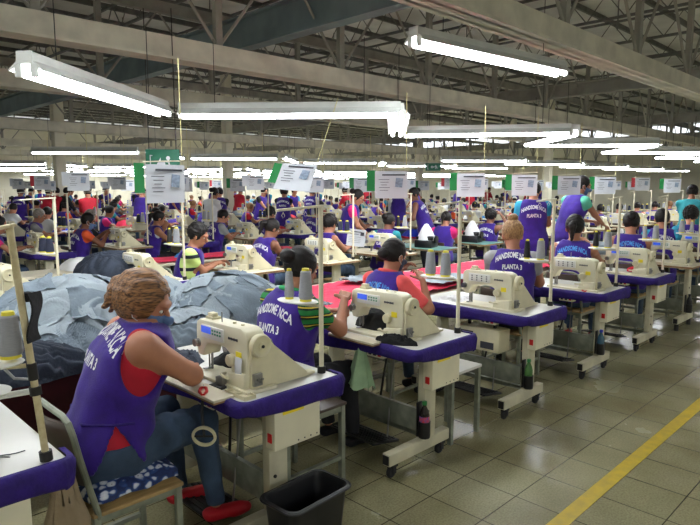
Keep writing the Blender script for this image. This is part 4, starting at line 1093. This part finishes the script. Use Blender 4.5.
for k, F in enumerate(FB):
    if not in_view(F, 6.0, .70): continue
    teal = k in (5, 6)
    near = k < 6
    station(1, k, F, 5.5, T_TEAL if teal else T_PLAIN if k != 1 else T_COVER2, None if teal else (MACH[k % 2] if near else MACH_FAR), None if teal or k == 2 else STAND, CHAIR if near and not teal else CHAIR_FAR, [('navy', 'navy'), ('grey', 'black'), ('navy', 'grey')][k % 3], op_v=6.08)
    if teal: 
        for q in range(1): use(OVER, (F + .25, 5.5 + .42 + .1 * q, .79), .2, 'black overlock machine under a white cone cover, %s teal table from the left' % ORD[k - 5], 'covered overlock machines', 'sewing machine')
    if k not in ROWB:
        i = (k * 3) % 8
        use(FARP[i], (F - .42, 6.08, 0), RS.uniform(-.3, .3), 'seated worker with %s, %s station of the second bench' % (FDESC[i], ORD[k]), GP, 'person')
for k, F in enumerate(FC):
    if not in_view(F, 9.7, .66): continue
    near = k < 5
    station(2, k, F, 9.2, T_COVER2 if k % 2 == 0 else T_PLAIN, MACH[k % 2] if near else MACH_FAR, STAND_FAR, CHAIR_FAR, [('navy', 'navy'), ('grey', 'navy'), ('slim', 'grey')][k % 3], op_v=9.78)
    if k not in ROWC:
        i = (k * 5 + 2) % 8
        use(FARP[i], (F - .42, 9.78, 0), RS.uniform(-.3, .3), 'seated worker with %s, %s station of the third bench' % (FDESC[i], ORD[k]), GP, 'person')
for r in range(3, 10):
    Vr = VR[r]; k = 0
    u = 2.4 + .35 * r
    while u < 30 and k < 40:
        d = (u + Vr) / 1.414
        if in_view(u, Vr + .6, .67) and d < 34:
            i = int(RS.randint(0, 8)); w = '%s place of the %s' % (ORD[k], ROWN[r])
            use(T_PLAIN if RS.rand() < .6 else T_COVER2, (u, Vr, 0), 0, 'far sewing table, ' + w, 'far sewing tables', 'table')
            use(MACH_FAR, (u + .16, Vr + .32, .79), 0, 'far cream sewing machine, ' + w, 'far sewing machines', 'sewing machine')
            use(STAND_FAR, (u + .56, Vr + .10, .79), 0, 'far thread stand, ' + w, 'far thread stands', 'thread stand')
            if d < 20: cone(['navy', 'grey', 'black'][k % 3], u + .53, Vr + .185, 1.162, '%s cone on the far stand, %s' % (['navy', 'grey', 'black'][k % 3], w), 'far thread cones')
            use(CHAIR_FAR, (u - .42, Vr + .6, 0), 0, 'far metal chair, ' + w, 'far chairs', 'chair')
            use(FARP[i], (u - .42, Vr + .6, 0), RS.uniform(-.5, .5), 'far seated worker with %s, %s' % (FDESC[i], w), 'far seated workers', 'person')
            if RS.rand() < .38:
                j = int(RS.randint(0, 3))
                use(FARS[j], (u - .1, Vr + 2.05, 0), RS.uniform(-2, 2), 'far standing worker with %s beside the %s' % (SDESC[j], w), 'far standing workers', 'person')
            k += 1
        u += 1.27

# ------------------------------------------------------------------ cloth heaps
def fold(x, y, s, k=26, amp=.02, ang=.5):
    """creased cloth: broad waves cut by narrow grooves that wander"""
    N = lambda f, o: mnoise.noise(Vector((x * f + s, y * f - s, o + s * .7)))
    w = N(2.2, 0) * 2.2 + N(5, 2) * .8
    a = ang + 1.6 * N(1.1, 9)
    c, q = math.cos(a), math.sin(a)
    p = k * .55 * (x * c + y * q) + 3.2 * w
    g = abs(math.sin(p)); g2 = abs(math.sin(p * 1.9 + 4 * N(3, 5)))
    m = .5 + .5 * N(3.3, 7)
    return amp * (.9 * g ** .5 - .75 + .45 * g2 ** .5 * m + .5 * w * .5)
MOUNDS = []
def heap(x, y):
    return max([0] + [h * max(0, 1 - ((c * (x - u) + s * (y - v)) / rx) ** 2 - ((-s * (x - u) + c * (y - v)) / ry) ** 2) ** .62 for u, v, rx, ry, h, c, s in MOUNDS])
def mound(name, label, cat, u, v, rx, ry, h, z0, m, seed, rot=0., group=None, amp=.038, n=72, k=24, reg=True):
    if reg: MOUNDS.append((u, v, rx, ry, h, math.cos(rot), math.sin(rot)))
    mb = MB()
    def fn(a, b):
        q, th = b ** .8, a * 2 * PI
        x, y = rx * q * math.cos(th), ry * q * math.sin(th)
        lob = 1 + .10 * math.sin(3 * th + seed) + .06 * math.sin(7 * th + 2 * seed)
        x *= lob; y *= lob
        z = h * max(0, 1 - q * q) ** .62
        f = fold(x + seed, y, seed, k, amp, .5 + seed) * (1 if q < .98 else .2)
        # ruffled layers lower down
        z += f + (.010 * math.sin(46 * z + 5 * math.sin(5 * th + seed)) if q > .5 else 0)
        return (x * (1 + f * 1.5), y * (1 + f * 1.5), max(z, 0) if q < 1 else 0)
    mb.grid(fn, n * 2, n, 0)
    bmesh.ops.remove_doubles(mb.bm, verts=mb.bm.verts, dist=1e-5)
    o = mb.obj(name, M[m], None, 80, (u, v, z0)); o.rotation_euler = (0, 0, rot)
    return tag(o, label, cat, group)
# benches that run between the rows of tables
def bench(label, u0, u1, v0, v1, z, topm='board'):
    r = empty('bundle_bench', ((u0 + u1) / 2, (v0 + v1) / 2, 0), 0, label, 'bench', 'long benches between the rows')
    L, W = u1 - u0, v1 - v0
    mb = MB(); mb.box((0, 0, z - .015), (L, W, .03)); mb.obj('benchtop', M[topm], r)
    n = max(2, int(L / 1.6))
    for k in range(n + 1):
        for s in (-1, 1): mb = MB(); mb.box((-L / 2 + .05 + (L - .1) * k / n, s * (W / 2 - .05), (z - .03) / 2), (.05, .05, z - .03)); mb.obj('leg', M['frame'], r)
    mb = MB(); mb.box((0, -W / 2 + .05, .2), (L - .1, .03, .06)); mb.box((0, W / 2 - .05, .2), (L - .1, .03, .06)); mb.obj('rail', M['frame'], r)
    return r
bench('long low bench of cloth between the front and second rows', .1, 7.2, 3.38, 4.62, .74)
bench('short bench with pale denim beyond the standing women', 9.0, 11.0, 3.38, 4.5, .74)
for i, (v, u0, u1) in enumerate(((7.30, 1.6, 22), (10.42, 2.5, 20), (14.05, 3, 22))): bench('long bundle bench behind the %s' % ROWN[i + 1], u0, u1, v, v + .55, .74)
G1 = 'bundles of pale denim on the bench'
mound('denim_bundle', 'big heap of pale denim pieces at left behind the nearest woman', 'cloth', 1.45, 4.10, .62, .50, .40, .74, 'denim', 1.3, .5, G1, n=84, amp=.042)
mound('denim_bundle', 'heap of pale denim at the left edge behind the thread stand', 'cloth', .70, 3.98, .50, .46, .34, .74, 'denim', 2.7, .1, G1)
mound('denim_bundle', 'heap of pale denim right of the nearest woman, by the brown chair back', 'cloth', 2.52, 3.86, .52, .42, .33, .74, 'denim', 4.1, -.3, G1, n=60)
mound('denim_bundle', 'low heap of grey-blue denim between the two big heaps', 'cloth', 2.02, 4.20, .52, .36, .32, .74, 'denim2', 5.5, .4, G1)
mound('denim_bundle', 'grey-blue denim slumped in front of the nearest machine head', 'cloth', 1.98, 3.62, .44, .26, .17, .74, 'denim2', 6.2, .1, G1, amp=.028)
mound('denim_bundle', 'small pale denim heap tapering off beside the pink cover', 'cloth', 3.05, 3.92, .36, .34, .16, .74, 'denim', 7.7, .8, G1, amp=.028)
mound('denim_bundle', 'ruffled grey-blue denim at the foot of the left heap', 'cloth', 1.28, 3.66, .44, .27, .20, .74, 'denim2', 8.4, .2, G1, amp=.03, k=40)
def panel(label, u, v, w, d, rot, m, seed, lift, group, base=.74, name='loose_denim', amp=.022, zfix=None, k=24, nn=44):
    mb = MB(); c, s = math.cos(rot), math.sin(rot)
    def fn(a, b):
        x, y = (a - .5) * w, (b - .5) * d
        x += .03 * mnoise.noise(Vector((y * 5, seed, 1))); y += .03 * mnoise.noise(Vector((x * 5, seed, 5)))
        X, Y = u + c * x - s * y, v + s * x + c * y
        z = (heap(X, Y) if zfix is None else zfix) + lift + abs(fold(x, y, seed, k, amp, seed)) + .004
        return (c * x - s * y, s * x + c * y, z)
    mb.grid(fn, nn, nn, 0, .004)
    return tag(mb.obj(name, M[m], None, 70, (u, v, base)), label, 'cloth', group)
GP2 = 'loose denim panels lying over the heaps'
LOOSE = [(.72, 3.80, .45, .40, .2, 'denim'), (.95, 4.05, .42, .30, -.5, 'denim2'), (1.10, 4.10, .5, .3, -.3, 'denim2'), (1.22, 3.72, .42, .26, .9, 'denim'), (1.35, 3.90, .6, .35, .4, 'denim'), (1.52, 3.70, .40, .24, -.3, 'denim2'),
         (1.60, 4.25, .5, .4, 1.0, 'denim'), (1.75, 3.66, .4, .25, .5, 'denim'), (1.86, 4.02, .42, .30, -.7, 'denim2'), (2.02, 3.60, .40, .22, .2, 'denim'), (2.12, 3.78, .5, .25, .1, 'denim2'), (2.26, 3.98, .4, .3, -.9, 'denim'), (2.36, 3.78, .5, .35, .7, 'denim'),
         (2.52, 3.58, .4, .25, .3, 'denim2'), (2.64, 3.82, .42, .26, -1.1, 'denim2'), (2.78, 3.98, .45, .3, -.4, 'denim'), (2.92, 3.70, .36, .22, .5, 'denim')]
for i, (u, v, w, d, rot, m) in enumerate(LOOSE):
    panel('loose %s denim piece draped over the heap, %s from the left' % ('grey-blue' if m == 'denim2' else 'pale', ORD[i]), u, v, w, d, rot, m, 3.3 * i + 1, .012 + .012 * (i % 3), GP2, amp=.034)
mound('navy_bundle', 'dark navy denim bundle between the left thread stand and the nearest woman', 'cloth', 1.02, 3.46, .30, .22, .16, .74, 'navy_cloth', 3.9, .2, None, reg=False)
mound('navy_bundle', 'large dark navy bundle in front of the orange-shirted man', 'cloth', 2.70, 6.28, .36, .46, .29, .79, 'navy_cloth', 9.1, .2, None, reg=False, amp=.014)
mb = MB(); mb.grid(lambda a, b: (.1 + 2.4 * a, 3.37 - .012 * math.sin(30 * a) * b, .75 - .44 * b), 60, 8, 0, .004); tag(mb.obj('hanging_cloth', M['maroon']), 'dark maroon cloth hanging down the side of the bench by the nearest woman', 'cloth')
panel('strip of pink-red cloth over the bench edge beside the nearest woman', 1.02, 3.42, .6, .10, .05, 'pink_cloth', 2, .01, None, name='cloth_strip', zfix=.0, amp=.01)
panel('long pink-red cloth spread over the bench behind the striped and coral workers', 5.2, 3.92, 4.4, .98, 0, 'pink_cloth', 5, .03, None, name='bench_cloth', zfix=0, amp=.03, k=9, nn=60)
MOUNDS.clear()
panel('pink-red cloth spread on the bench behind the second row of tables', 4.6, 7.57, 3.4, .5, 0, 'pink_cloth', 15, .02, None, name='bench_cloth', zfix=0, amp=.025, k=9, nn=40)
panel('red cloth spread on the bench behind the third row of tables', 6.4, 10.69, 3.6, .5, 0, 'red_cloth', 16, .02, None, name='bench_cloth', zfix=0, amp=.025, k=9, nn=40)
panel('red cloth over the farther end of the long second-row bench', 11.2, 7.57, 4.5, .5, 0, 'red_cloth', 17, .02, None, name='bench_cloth', zfix=0, amp=.025, k=9, nn=40)
panel('crumpled pale denim piece on the pink cloth above the coral shirt', 4.35, 4.22, .34, .26, .3, 'denim', 4, .07, None, name='denim_piece', zfix=0, amp=.05)
panel('pale denim sheet lying on the pink cloth behind the middle machine', 5.05, 3.62, .7, .3, .1, 'denim', 7, .07, None, name='denim_piece', zfix=0, amp=.02)
panel('pale denim by the second worker behind the middle thread stand', 3.0, 3.5, .42, .25, .2, 'denim', 8, .08, None, name='denim_piece', zfix=0, amp=.05)
mound('denim_bundle', 'pale denim heap under the hands of the tall masked woman', 'cloth', 9.35, 3.95, .45, .4, .16, .74, 'denim', 2.2, .3, G1, reg=False)
# small bundles on far tables and benches
cols = ['red_cloth', 'blue_cloth', 'white_cloth', 'navy_cloth', 'pink_cloth', 'sky_cloth', 'denim', 'purple']
GB = 'cloth bundles on the far benches'
def bundle_mesh(m, i):
    t = mound('cloth_bundle', 'x', 'cloth', 0, 0, .24, .18, .13, 0, m, 1.7 * i, 0, None, .02, 12, 26, reg=False)
    return t
BUN = {c: bundle_mesh(c, i) for i, c in enumerate(cols)}
nm = dict(red_cloth='red', blue_cloth='bright blue', white_cloth='white', navy_cloth='navy', pink_cloth='pink', sky_cloth='sky blue', denim='pale denim', purple='purple')
def bundle(c, u, v, z, label, s=1., group=GB): return use(BUN[c], (u, v, z), random.uniform(0, 3), label, group, 'cloth', s)
for r, v in ((1, 7.57), (2, 10.69), (3, 14.32)):
    for k in range(15):
        u = 2.4 + .5 * r + 1.27 * k + random.uniform(-.2, .2)
        if u > 19 or not in_view(u, v): continue
        c = cols[(k * 3 + r * 2) % 8]
        bundle(c, u, v, .742, '%s cloth bundle, %s along the bench behind the %s' % (nm[c], ORD[k], ROWN[r]), random.uniform(.9, 1.5))
for r in range(4, 7):
    for k in range(9):
        u = 5 + r * .7 + 1.9 * k
        if in_view(u, VR[r] + .8) and (u + VR[r]) < 40:
            c = cols[(k * 5 + r) % 8]; bundle(c, 2.4 + .35 * r + 1.27 * round((u - 2.4 - .35 * r) / 1.27) + .3, VR[r] + .85, .792, '%s cloth bundle far back, %s along the %s' % (nm[c], ORD[k], ROWN[r]), 1.2)
# cloth on the second and third bench tables
for c, u, v, z, s, l in (('pink_cloth', 2.95 + .35, 5.35, .76, 1., 'red-pink bundle left of the lime-shirted man'),): pass

# ------------------------------------------------------------------ instruction sheets over the first benches
n = 0
for k, u in enumerate((2.08, 3.32, 4.47, 5.85, 7.06, 8.33, 9.59, 11.2, 12.8)):
    v = 3.9
    card = 'red_card' if k == 7 else 'green_card'
    o = use(SHEET[card], (u, v, 1.94), PI / 4 + random.uniform(-.15, .15), 'white printed sheet with a %s card hanging over the front bench, %s from the left' % (card.split('_')[0], ORD[k]), 'instruction sheets over the front bench', 'sheet')
    if k == 0: o.rotation_euler.z = PI / 4 + .95; o.scale = (1.18,) * 3; o.location.z = 1.94
    if k == 1: o.rotation_euler = (0.10, .62, PI / 4 - .25); o.location.z = 1.97
for r, v in ((1, 7.6), (2, 10.7), (3, 14.4), (4, 18.0), (5, 21.4)):
    for k in range(15):
        u = 2.3 + .6 * r + 1.28 * k + random.uniform(-.1, .1)
        if not in_view(u, v): continue
        card = ['green_card', 'paper', 'red_card', 'paper', 'green_card'][(k + r) % 5]
        use(SHEET[card], (u, v, 1.96), PI / 4 + random.uniform(-.25, .25), 'small printed sheet with a %s card, %s from the left over the %s' % (card.split('_')[0].replace('paper', 'white'), ORD[k], ROWN[r]), 'instruction sheets over the farther benches', 'sheet')
# exit signs
def exit_sign(label, u, v, z, w, h):
    r = empty('exit_sign', (u, v, z), PI / 4, label, 'sign')
    mb = MB(); mb.box((0, 0, 0), (.03, w, h), 0, .006); b = mb.obj('panel', M['sign_green'], r)
    mb = MB(); q = h * .22
    mb.box((-.017, w * .36, 0), (.003, .012, h * .62)); mb.box((-.017, w * .33, h * .29), (.003, w * .07, .012)); mb.box((-.017, w * .33, -h * .29), (.003, w * .07, .012))
    mb.prism([(w * .17, 0), (w * .05, q), (w * .05, q * .35), (-w * .08, q * .35), (-w * .08, -q * .35), (w * .05, -q * .35), (w * .05, -q)], 0, -.019, -.016)
    mb.cyl((-.017, -w * .17, q * .9), (-.019, -w * .17, q * .9), h * .07, seg=12); mb.tube([(-.018, -w * .17, q * .6), (-.018, -w * .20, -q * .1), (-.018, -w * .15, -q * .6), (-.018, -w * .19, -q * 1.2)], .010, 5); mb.tube([(-.018, -w * .10, q * .35), (-.018, -w * .18, q * .3), (-.018, -w * .26, q * .5)], .008, 5); mb.tube([(-.018, -w * .20, -q * .1), (-.018, -w * .26, -q * .7), (-.018, -w * .31, -q * .6)], .009, 5)
    mb.obj('pictogram', M['paper'], r)
    mb = MB()
    for s in (-1, 1): mb.cyl((0, s * w * .4, h / 2), (0, s * w * .4, 3.9 - z), .006, seg=5)
    mb.obj('hanging_rod', M['dark_metal'], r)
def atd(px, py, dep):
    x = (px - 350) / F_PX; y = -(py - 262.5) / F_PX; c, s = math.cos(PITCH), math.sin(PITCH)
    d = c + y * s; t = dep / d
    return (dep + x * t) / 2 ** .5, (dep - x * t) / 2 ** .5, CAM_Z + (-s + y * c) * t
exit_sign('green exit sign with an arrow and running figure, right of centre', *atd(433, 167, 15.3), .38, .19)
exit_sign('larger green sign at left, half behind a hanging sheet', *atd(163, 164, 7.6), .42, .36)

# ------------------------------------------------------------------ things on and about the near tables
def bottle(kind, capm, u, v, z, label):
    r = empty('drink_bottle', (u, v, z), 0, label, 'bottle')
    mb = MB(); mb.lathe([(0, 0), (.026, 0), (.031, .006), (.031, .05), (.029, .07), (.031, .09), (.031, .13), (.026, .155), (.013, .185), (.0125, .2), (0, .2)], 18); mb.obj('body', M[kind], r)
    mb = MB(); mb.lathe([(.0125, .196), (.0155, .196), (.0155, .216), (.013, .219), (0, .219)], 14); mb.obj('cap', M[capm], r)
    if kind == 'cola': mb = MB(); mb.lathe([(.0305, .075), (.0322, .077), (.0322, .122), (.0305, .124)], 18); mb.obj('label', M['label_blue'], r)
def holder(tbl_u, x=.16, z=.22):
    mb = MB(); mb.lathe([(0, 0), (.036, 0), (.038, .01), (.038, .105), (.034, .105), (.034, .014), (0, .014)], 20); mb.box((0, .042, .11), (.05, .012, .22), 0, .004)
    return mb
for F, kd, cp, lab in ((FA[2], 'cola', 'cap_green', 'dark drink bottle with a green cap in the holder on the second table leg'), (FA[3], 'green_bottle', 'cap_green', 'green bottle in the black holder on the third table leg'),
                       (FA[4], 'blue_bottle', 'blue_cloth', 'pale blue water bottle in the black holder on the fourth table leg'), (FA[6], 'black_plastic', 'black_plastic', 'black bottle on the leg of the table farthest right')):
    u, v, z = F + .16, 2.15 + .13 - .075, .20
    t = empty('bottle_holder', (u, v, z), 0, 'black %s holder on the beige leg at the %s table' % ('bottle', ORD[FA.index(F)]), 'bottle holder', 'bottle holders on the table legs')
    holder(F).obj('cup', M['black_plastic'], t)
    mb = MB(); mb.cyl((.0, .048, .17), (0, .040, .17), .006, seg=8); mb.obj('screw', M['steel'], t)
    bottle(kd, cp, u, v, z + .0145, lab)
# nearest table
def cloth_lump(name, label, u, v, z, rx, ry, h, m, seed, amp=.014): return mound(name, label, 'cloth', u, v, rx, ry, h, z, m, seed, .4, None, amp, 20, 40, reg=False)
cloth_lump('cloth_piece', 'small black cloth piece under the needle of the nearest machine', 1.80, 2.66, .79, .11, .14, .07, 'black_cloth', 2)
cloth_lump('cloth_piece', 'heaped black cloth on the second table beside the machine', 3.02, 2.70, .79, .16, .20, .13, 'black_cloth', 5)
cloth_lump('cloth_piece', 'black cloth tangle in front of the second machine', 2.755, 2.36, .79, .045, .13, .06, 'black_cloth', 7, .02)
cloth_lump('cloth_piece', 'dark cloth under the hands of the nearest woman', 1.60, 3.0, .79, .14, .20, .05, 'navy_cloth', 8)
cloth_lump('cloth_piece', 'white cloth on the third table by the needle', 4.25, 2.95, .79, .13, .15, .02, 'white_cloth', 9, .008)
cloth_lump('cloth_piece', 'red cloth scrap behind the fifth machine', 7.15, 2.45, .79, .10, .14, .06, 'red_cloth', 3)
mb = MB(); mb.box((1.445, 2.56, .797), (.11, .62, .014), 0, .003); mb.box((1.445, 2.56, .786), (.108, .618, .008), 1); tag(mb.obj('extension_board', [M['board'], M['wood_edge']]), 'pale board laid on the front edge of the nearest table', 'board')
mb = MB(); mb.box((2.665, 2.62, .797), (.10, .40, .014), 0, .003); mb.box((2.665, 2.62, .786), (.098, .398, .008), 1); tag(mb.obj('extension_board', [M['board'], M['wood_edge']]), 'pale board laid on the front edge of the second table', 'board')
r = empty('edge_guide', (1.535, 2.43, .79), .15, 'small grey metal guide block in front of the nearest machine', 'guide')
mb = MB(); mb.box((0, 0, .006), (.05, .09, .012), 0, .002); mb.obj('base', M['dark_metal'], r); mb = MB(); mb.box((.01, -.005, .032), (.03, .05, .04), 0, .003); mb.obj('block', M['steel'], r)
r = empty('thread_tray', (1.54, 2.26, .79), 0, 'shallow metal tray by the foot of the nearest machine', 'tray')
mb = MB(); mb.box((0, 0, .003), (.06, .16, .006)); 
for s in (-1, 1): mb.box((s * .03, 0, .009), (.004, .16, .018)); mb.box((0, s * .08, .009), (.06, .004, .018))
mb.box((0, 0, .009), (.06, .004, .014)); mb.obj('tray', M['ivory'], r)
def snips(label, u, v, z, rz, m):
    r = empty('thread_snips', (u, v, z), rz, label, 'thread snips')
    for s in (-1, 1):
        mb = MB(); mb.tube([(-.07, s * .004, .006), (-.03, s * .016, .007), (.02, s * .014, .007), (.035, s * .004, .006)], [.005, .008, .007, .005], 8); mb.obj('handle', M[m], r)
        mb = MB(); mb.prism([(.03, -.005), (.03, .005), (.085, .001 * s)], 2, .004 + .001 * s, .006 + .001 * s); mb.obj('blade', M['steel'], r)
snips('red-handled thread snips by the hand of the nearest woman', 1.43, 2.40, .804, 1.0, 'red_plastic')
snips('red-handled thread snips on the fourth table', 5.44, 2.36, .79, .6, 'red_plastic')
snips('blue-handled thread snips on the table at the bottom left', .53, 2.36, .79, -.9, 'sky_cloth')
mb = MB(); mb.tube([(.30 + .34 * t, 2.38 + .06 * math.sin(5 * t), .793) for t in np.linspace(0, 1, 14)], .002, 5); tag(mb.obj('loose_thread', M['print']), 'dark loose thread on the table at the bottom left', 'thread')
mb = MB(); mb.grid(lambda a, b: (-.0022 - .008 * math.sin(4 * b), (a - .5) * .055, -.13 * b), 4, 8, 0, .0008); o = mb.obj('paper_slip', M['paper'], None, 40, (1.58, 2.32, .95)); tag(o, 'white paper slip hanging on the column of the nearest machine', 'paper')
# foot-lift ring under the nearest table
r = empty('knee_lifter', (1.40, 2.355, .605), PI / 4, 'round pale knee lifter plate under the nearest table', 'knee lifter')
mb = MB(); mb.lathe([(.045, -.006), (.056, -.006), (.058, 0), (.056, .006), (.045, .006), (.045, -.006)], 24, RY(PI / 2 - .3) ); mb.obj('ring', M['ivory'], r)
mb = MB(); mb.tube([(0, 0, 0), (.05, .02, .10), (.10, .02, .20)], .007, 6); mb.tube([(0, -.045, 0), (0, .045, 0)], .005, 6); mb.obj('arm', M['dark_metal'], r)
# left thread stand with its broken-looking pole
S0 = use(make_stand(.84, 'pole_worn'), (.67, 2.19, .79), .15, 'worn thread stand at the left edge with black cloth wound on its pole', GS, 'thread stand'); S0.rotation_euler = (-.055, -.055, .55)
use(make_cone('thread_grey', .040, .028, .155), (.595, 2.245, 1.168), 0, 'big grey thread cone on the worn stand at the left edge', 'thread cones on the stands', 'thread cone')
r = S0
mb = MB(); mb.tube([(0, 0, .26), (-.06, .12, .255), (-.10, .34, .25)], .011, 6); mb.lathe([(0, .262), (.075, .262), (.078, .268), (0, .270)], 20, TR(-.05, .18, 0) @ Matrix.Diagonal((1, 1.4, 1, 1))); mb.obj('lower_tray', M['white'], r)
mb = MB(); mb.cyl((0, 0, .30), (0, 0, .36), .017, seg=12); mb.cyl((0, 0, .245), (0, 0, .275), .02, seg=12); mb.obj('tape', M['dark_metal'], r)
mb = MB(); mb.tube([(0, 0, .30), (-.02, .06, .31), (-.05, .11, .40)], .005, 6); mb.obj('thread_guide', M['steel'], r)
mb = MB(); mb.grid(lambda a, b: (.014 + .01 * math.sin(5 * b + a), -.03 + .085 * a + .008 * math.sin(6 * b), -.17 * b), 8, 12, 0, .006); mb.lathe([(.014, -.03), (.022, -.025), (.022, .0), (.014, .004)], 14, TR(0, .0, 0)); o = mb.obj('cloth_strip', M['black_cloth'], None, 50, (.645, 2.215, 1.39)); o.rotation_euler = (-.05, -.05, -.7); tag(o, 'black cloth strip hanging from the pole at the left edge', 'cloth')
# sack under the left table
mb = MB(); mb.lathe([(.02, .30), (.035, .29), (.028, .26), (.05, .16), (.085, .06), (.09, .02), (.05, 0), (0, 0)], 24, Matrix.Diagonal((1, .7, 1, 1)))
for v_ in mb.bm.verts: v_.co.x += .010 * math.sin(9 * math.atan2(v_.co.y, v_.co.x) + 12 * v_.co.z); v_.co.y += .008 * math.sin(7 * math.atan2(v_.co.y, v_.co.x))
tag(mb.obj('sack', M['tan'], None, 60, (.745, 2.26, .42)), 'tan cloth sack hanging under the table at the bottom left', 'sack')
# bin
r = empty('waste_bin', (1.71, 1.995, 0), .05, 'black plastic waste bin standing in front of the nearest table', 'bin')
def rrect(w, d, rad, z, n=5):
    return [Vector((sx * (w / 2 - rad) + rad * math.cos(a), sy * (d / 2 - rad) + rad * math.sin(a), z)) for sx, sy, a0 in ((1, 1, 0), (-1, 1, PI / 2), (-1, -1, PI), (1, -1, 1.5 * PI)) for a in [a0 + PI / 2 * k / n for k in range(n + 1)]]
mb = MB(); rings = [rrect(.28, .15, .03, .0), rrect(.30, .165, .035, .02), rrect(.36, .215, .045, .345), rrect(.385, .24, .05, .347), rrect(.385, .24, .05, .36), rrect(.365, .22, .045, .362), rrect(.35, .205, .04, .34), rrect(.29, .155, .03, .03)]
vs = [[mb.bm.verts.new(p) for p in q] for q in rings]; n = len(vs[0])
for a, b in zip(vs, vs[1:]):
    for k in range(n): mb.bm.faces.new((a[k], a[(k + 1) % n], b[(k + 1) % n], b[k]))
mb.bm.faces.new(vs[0]); mb.bm.faces.new(vs[-1]); mb.obj('bucket', M['bin'], r)
mb = MB(); mb.tube(rrect(.392, .247, .05, .354) + [rrect(.392, .247, .05, .354)[0]], .006, 6, cap=False); mb.obj('rim', M['bin'], r)
# cushion of the nearest chair
mb = MB()
t = bmesh.new(); bmesh.ops.create_cube(t, size=1); bmesh.ops.subdivide_edges(t, edges=t.edges, cuts=9, use_grid_fill=True)
for v_ in t.verts:
    x, y, z = v_.co * 2; f = (1 - abs(x) ** 3) * (1 - abs(y) ** 3)
    v_.co = Vector((.20 * x * (1 - .06 * abs(y) ** 4), .205 * y * (1 - .06 * abs(x) ** 4), .05 * (.30 + .70 * f) * z / 1 + .006 * math.sin(7 * x + 3 * y)))
mb.merge(t); tag(mb.obj('seat_cushion', M['floral'], None, 180, (1.06, 2.52, .498)), 'blue and white floral cushion on the chair of the nearest woman', 'cushion')
# green rag bag and bundles under the second table
mb = MB(); mb.grid(lambda a, b: (.06 * math.sin(2 * PI * a) * (.35 + b) * (1 + .25 * math.sin(9 * a * PI)), .07 * math.cos(2 * PI * a) * (.35 + b) * (1 + .2 * math.sin(11 * a * PI)), -.26 * b + .012 * math.sin(14 * a * PI) * b), 40, 10, 0, .003); tag(mb.obj('rag_bag', M['pale_green'], None, 60, (2.70, 2.60, .74)), 'pale green ruffled rag bag hanging under the second table', 'bag')
# white-topped side table beyond the second table
r = empty('side_table', (3.42, 2.42, 0), 0, 'small white-topped side table with grey legs behind the second table', 'table')
mb = MB(); mb.box((0, 0, .49), (.36, .30, .022), 0, .004); mb.obj('tabletop', M['laminate'], r)
for sx in (-1, 1):
    for sy in (-1, 1): mb = MB(); mb.box((sx * .16, sy * .13, .24), (.03, .03, .48)); mb.obj('leg', M['grey_frame'], r)
# grey control unit under the third table
r = empty('control_unit', (4.14, 2.62, .45), 0, 'pale control unit with dark labels slung under the third table', 'control unit')
mb = MB(); mb.box((0, 0, .09), (.16, .42, .18), 0, .008); mb.obj('case', M['ivory'], r)
mb = MB(); mb.box((-.082, .10, .13), (.004, .14, .03)); mb.box((-.082, .12, .05), (.004, .10, .05)); mb.box((-.082, -.10, .05), (.004, .12, .055)); mb.obj('label', M['print'], r)
mb = MB(); mb.box((0, .12, .235), (.02, .02, .11)); mb.box((0, -.12, .235), (.02, .02, .11)); mb.obj('hanger', M['dark_metal'], r)
# sheet of paper by the second-bench machine
mb = MB(); mb.grid(lambda a, b: (.012 * math.sin(3 * b), (.5 - a) * .26, .02 + .24 * b), 6, 6, 0, .0015); r = mb.obj('notice_paper', M['paper'], None, 40, (6.02, 5.92, .90)); r.rotation_euler = (0.12, 0, PI / 4 + .1); tag(r, 'white printed notice propped beside the second-bench machine', 'paper')
mb = MB(); mb.box((-.004, .02, .225), (.003, .16, .010)); mb.box((-.004, .03, .19), (.003, .12, .006)); mb.box((-.004, -.08, .20), (.003, .05, .05))
for k in range(4): mb.box((-.004, .02, .15 - .025 * k), (.003, .17, .003))
mb.obj('printing', M['print'], r)
mb = MB(); mb.box((6.035, 5.92, .85), (.014, .014, .12)); tag(mb.obj('notice_stand', M['pole']), 'thin stand under the white printed notice', 'stand')

# ------------------------------------------------------------------ camera, world, view
cam = bpy.data.cameras.new('camera'); co = bpy.data.objects.new('camera', cam); COL.objects.link(co)
cam.sensor_fit = 'HORIZONTAL'; cam.sensor_width = 36.0; cam.lens = 36.0 * F_PX / 700.0; cam.clip_start = .05; cam.clip_end = 200
co.location = (0, 0, CAM_Z)
co.rotation_euler = (PI / 2 - PITCH, 0, -PI / 4)
SC.camera = co
w = bpy.data.worlds.new('hall_air'); SC.world = w; w.use_nodes = True
w.node_tree.nodes['Background'].inputs['Color'].default_value = (.8, .85, .9, 1); w.node_tree.nodes['Background'].inputs['Strength'].default_value = 1.2
SC.view_settings.view_transform = 'Standard'; SC.view_settings.look = 'None'; SC.view_settings.gamma = 1.0
SC.view_settings.exposure = 1.0; SC.view_settings.use_curve_mapping = False
try: SC.cycles.max_bounces = 6; SC.cycles.diffuse_bounces = 4; SC.cycles.glossy_bounces = 3; SC.cycles.use_denoising = True; SC.cycles.sample_clamp_indirect = 6
except Exception: pass
# prototypes that no place used
for o in list(bpy.data.objects):
    if o.parent is None and o.type in ('EMPTY', 'MESH') and 'kind' not in o and id(o) and o.name.split('.')[0] not in ('camera',):
        if 'label' not in o or o['label'] in ('x', 'far worker') :
            for c in list(o.children_recursive): bpy.data.objects.remove(c)
            bpy.data.objects.remove(o)
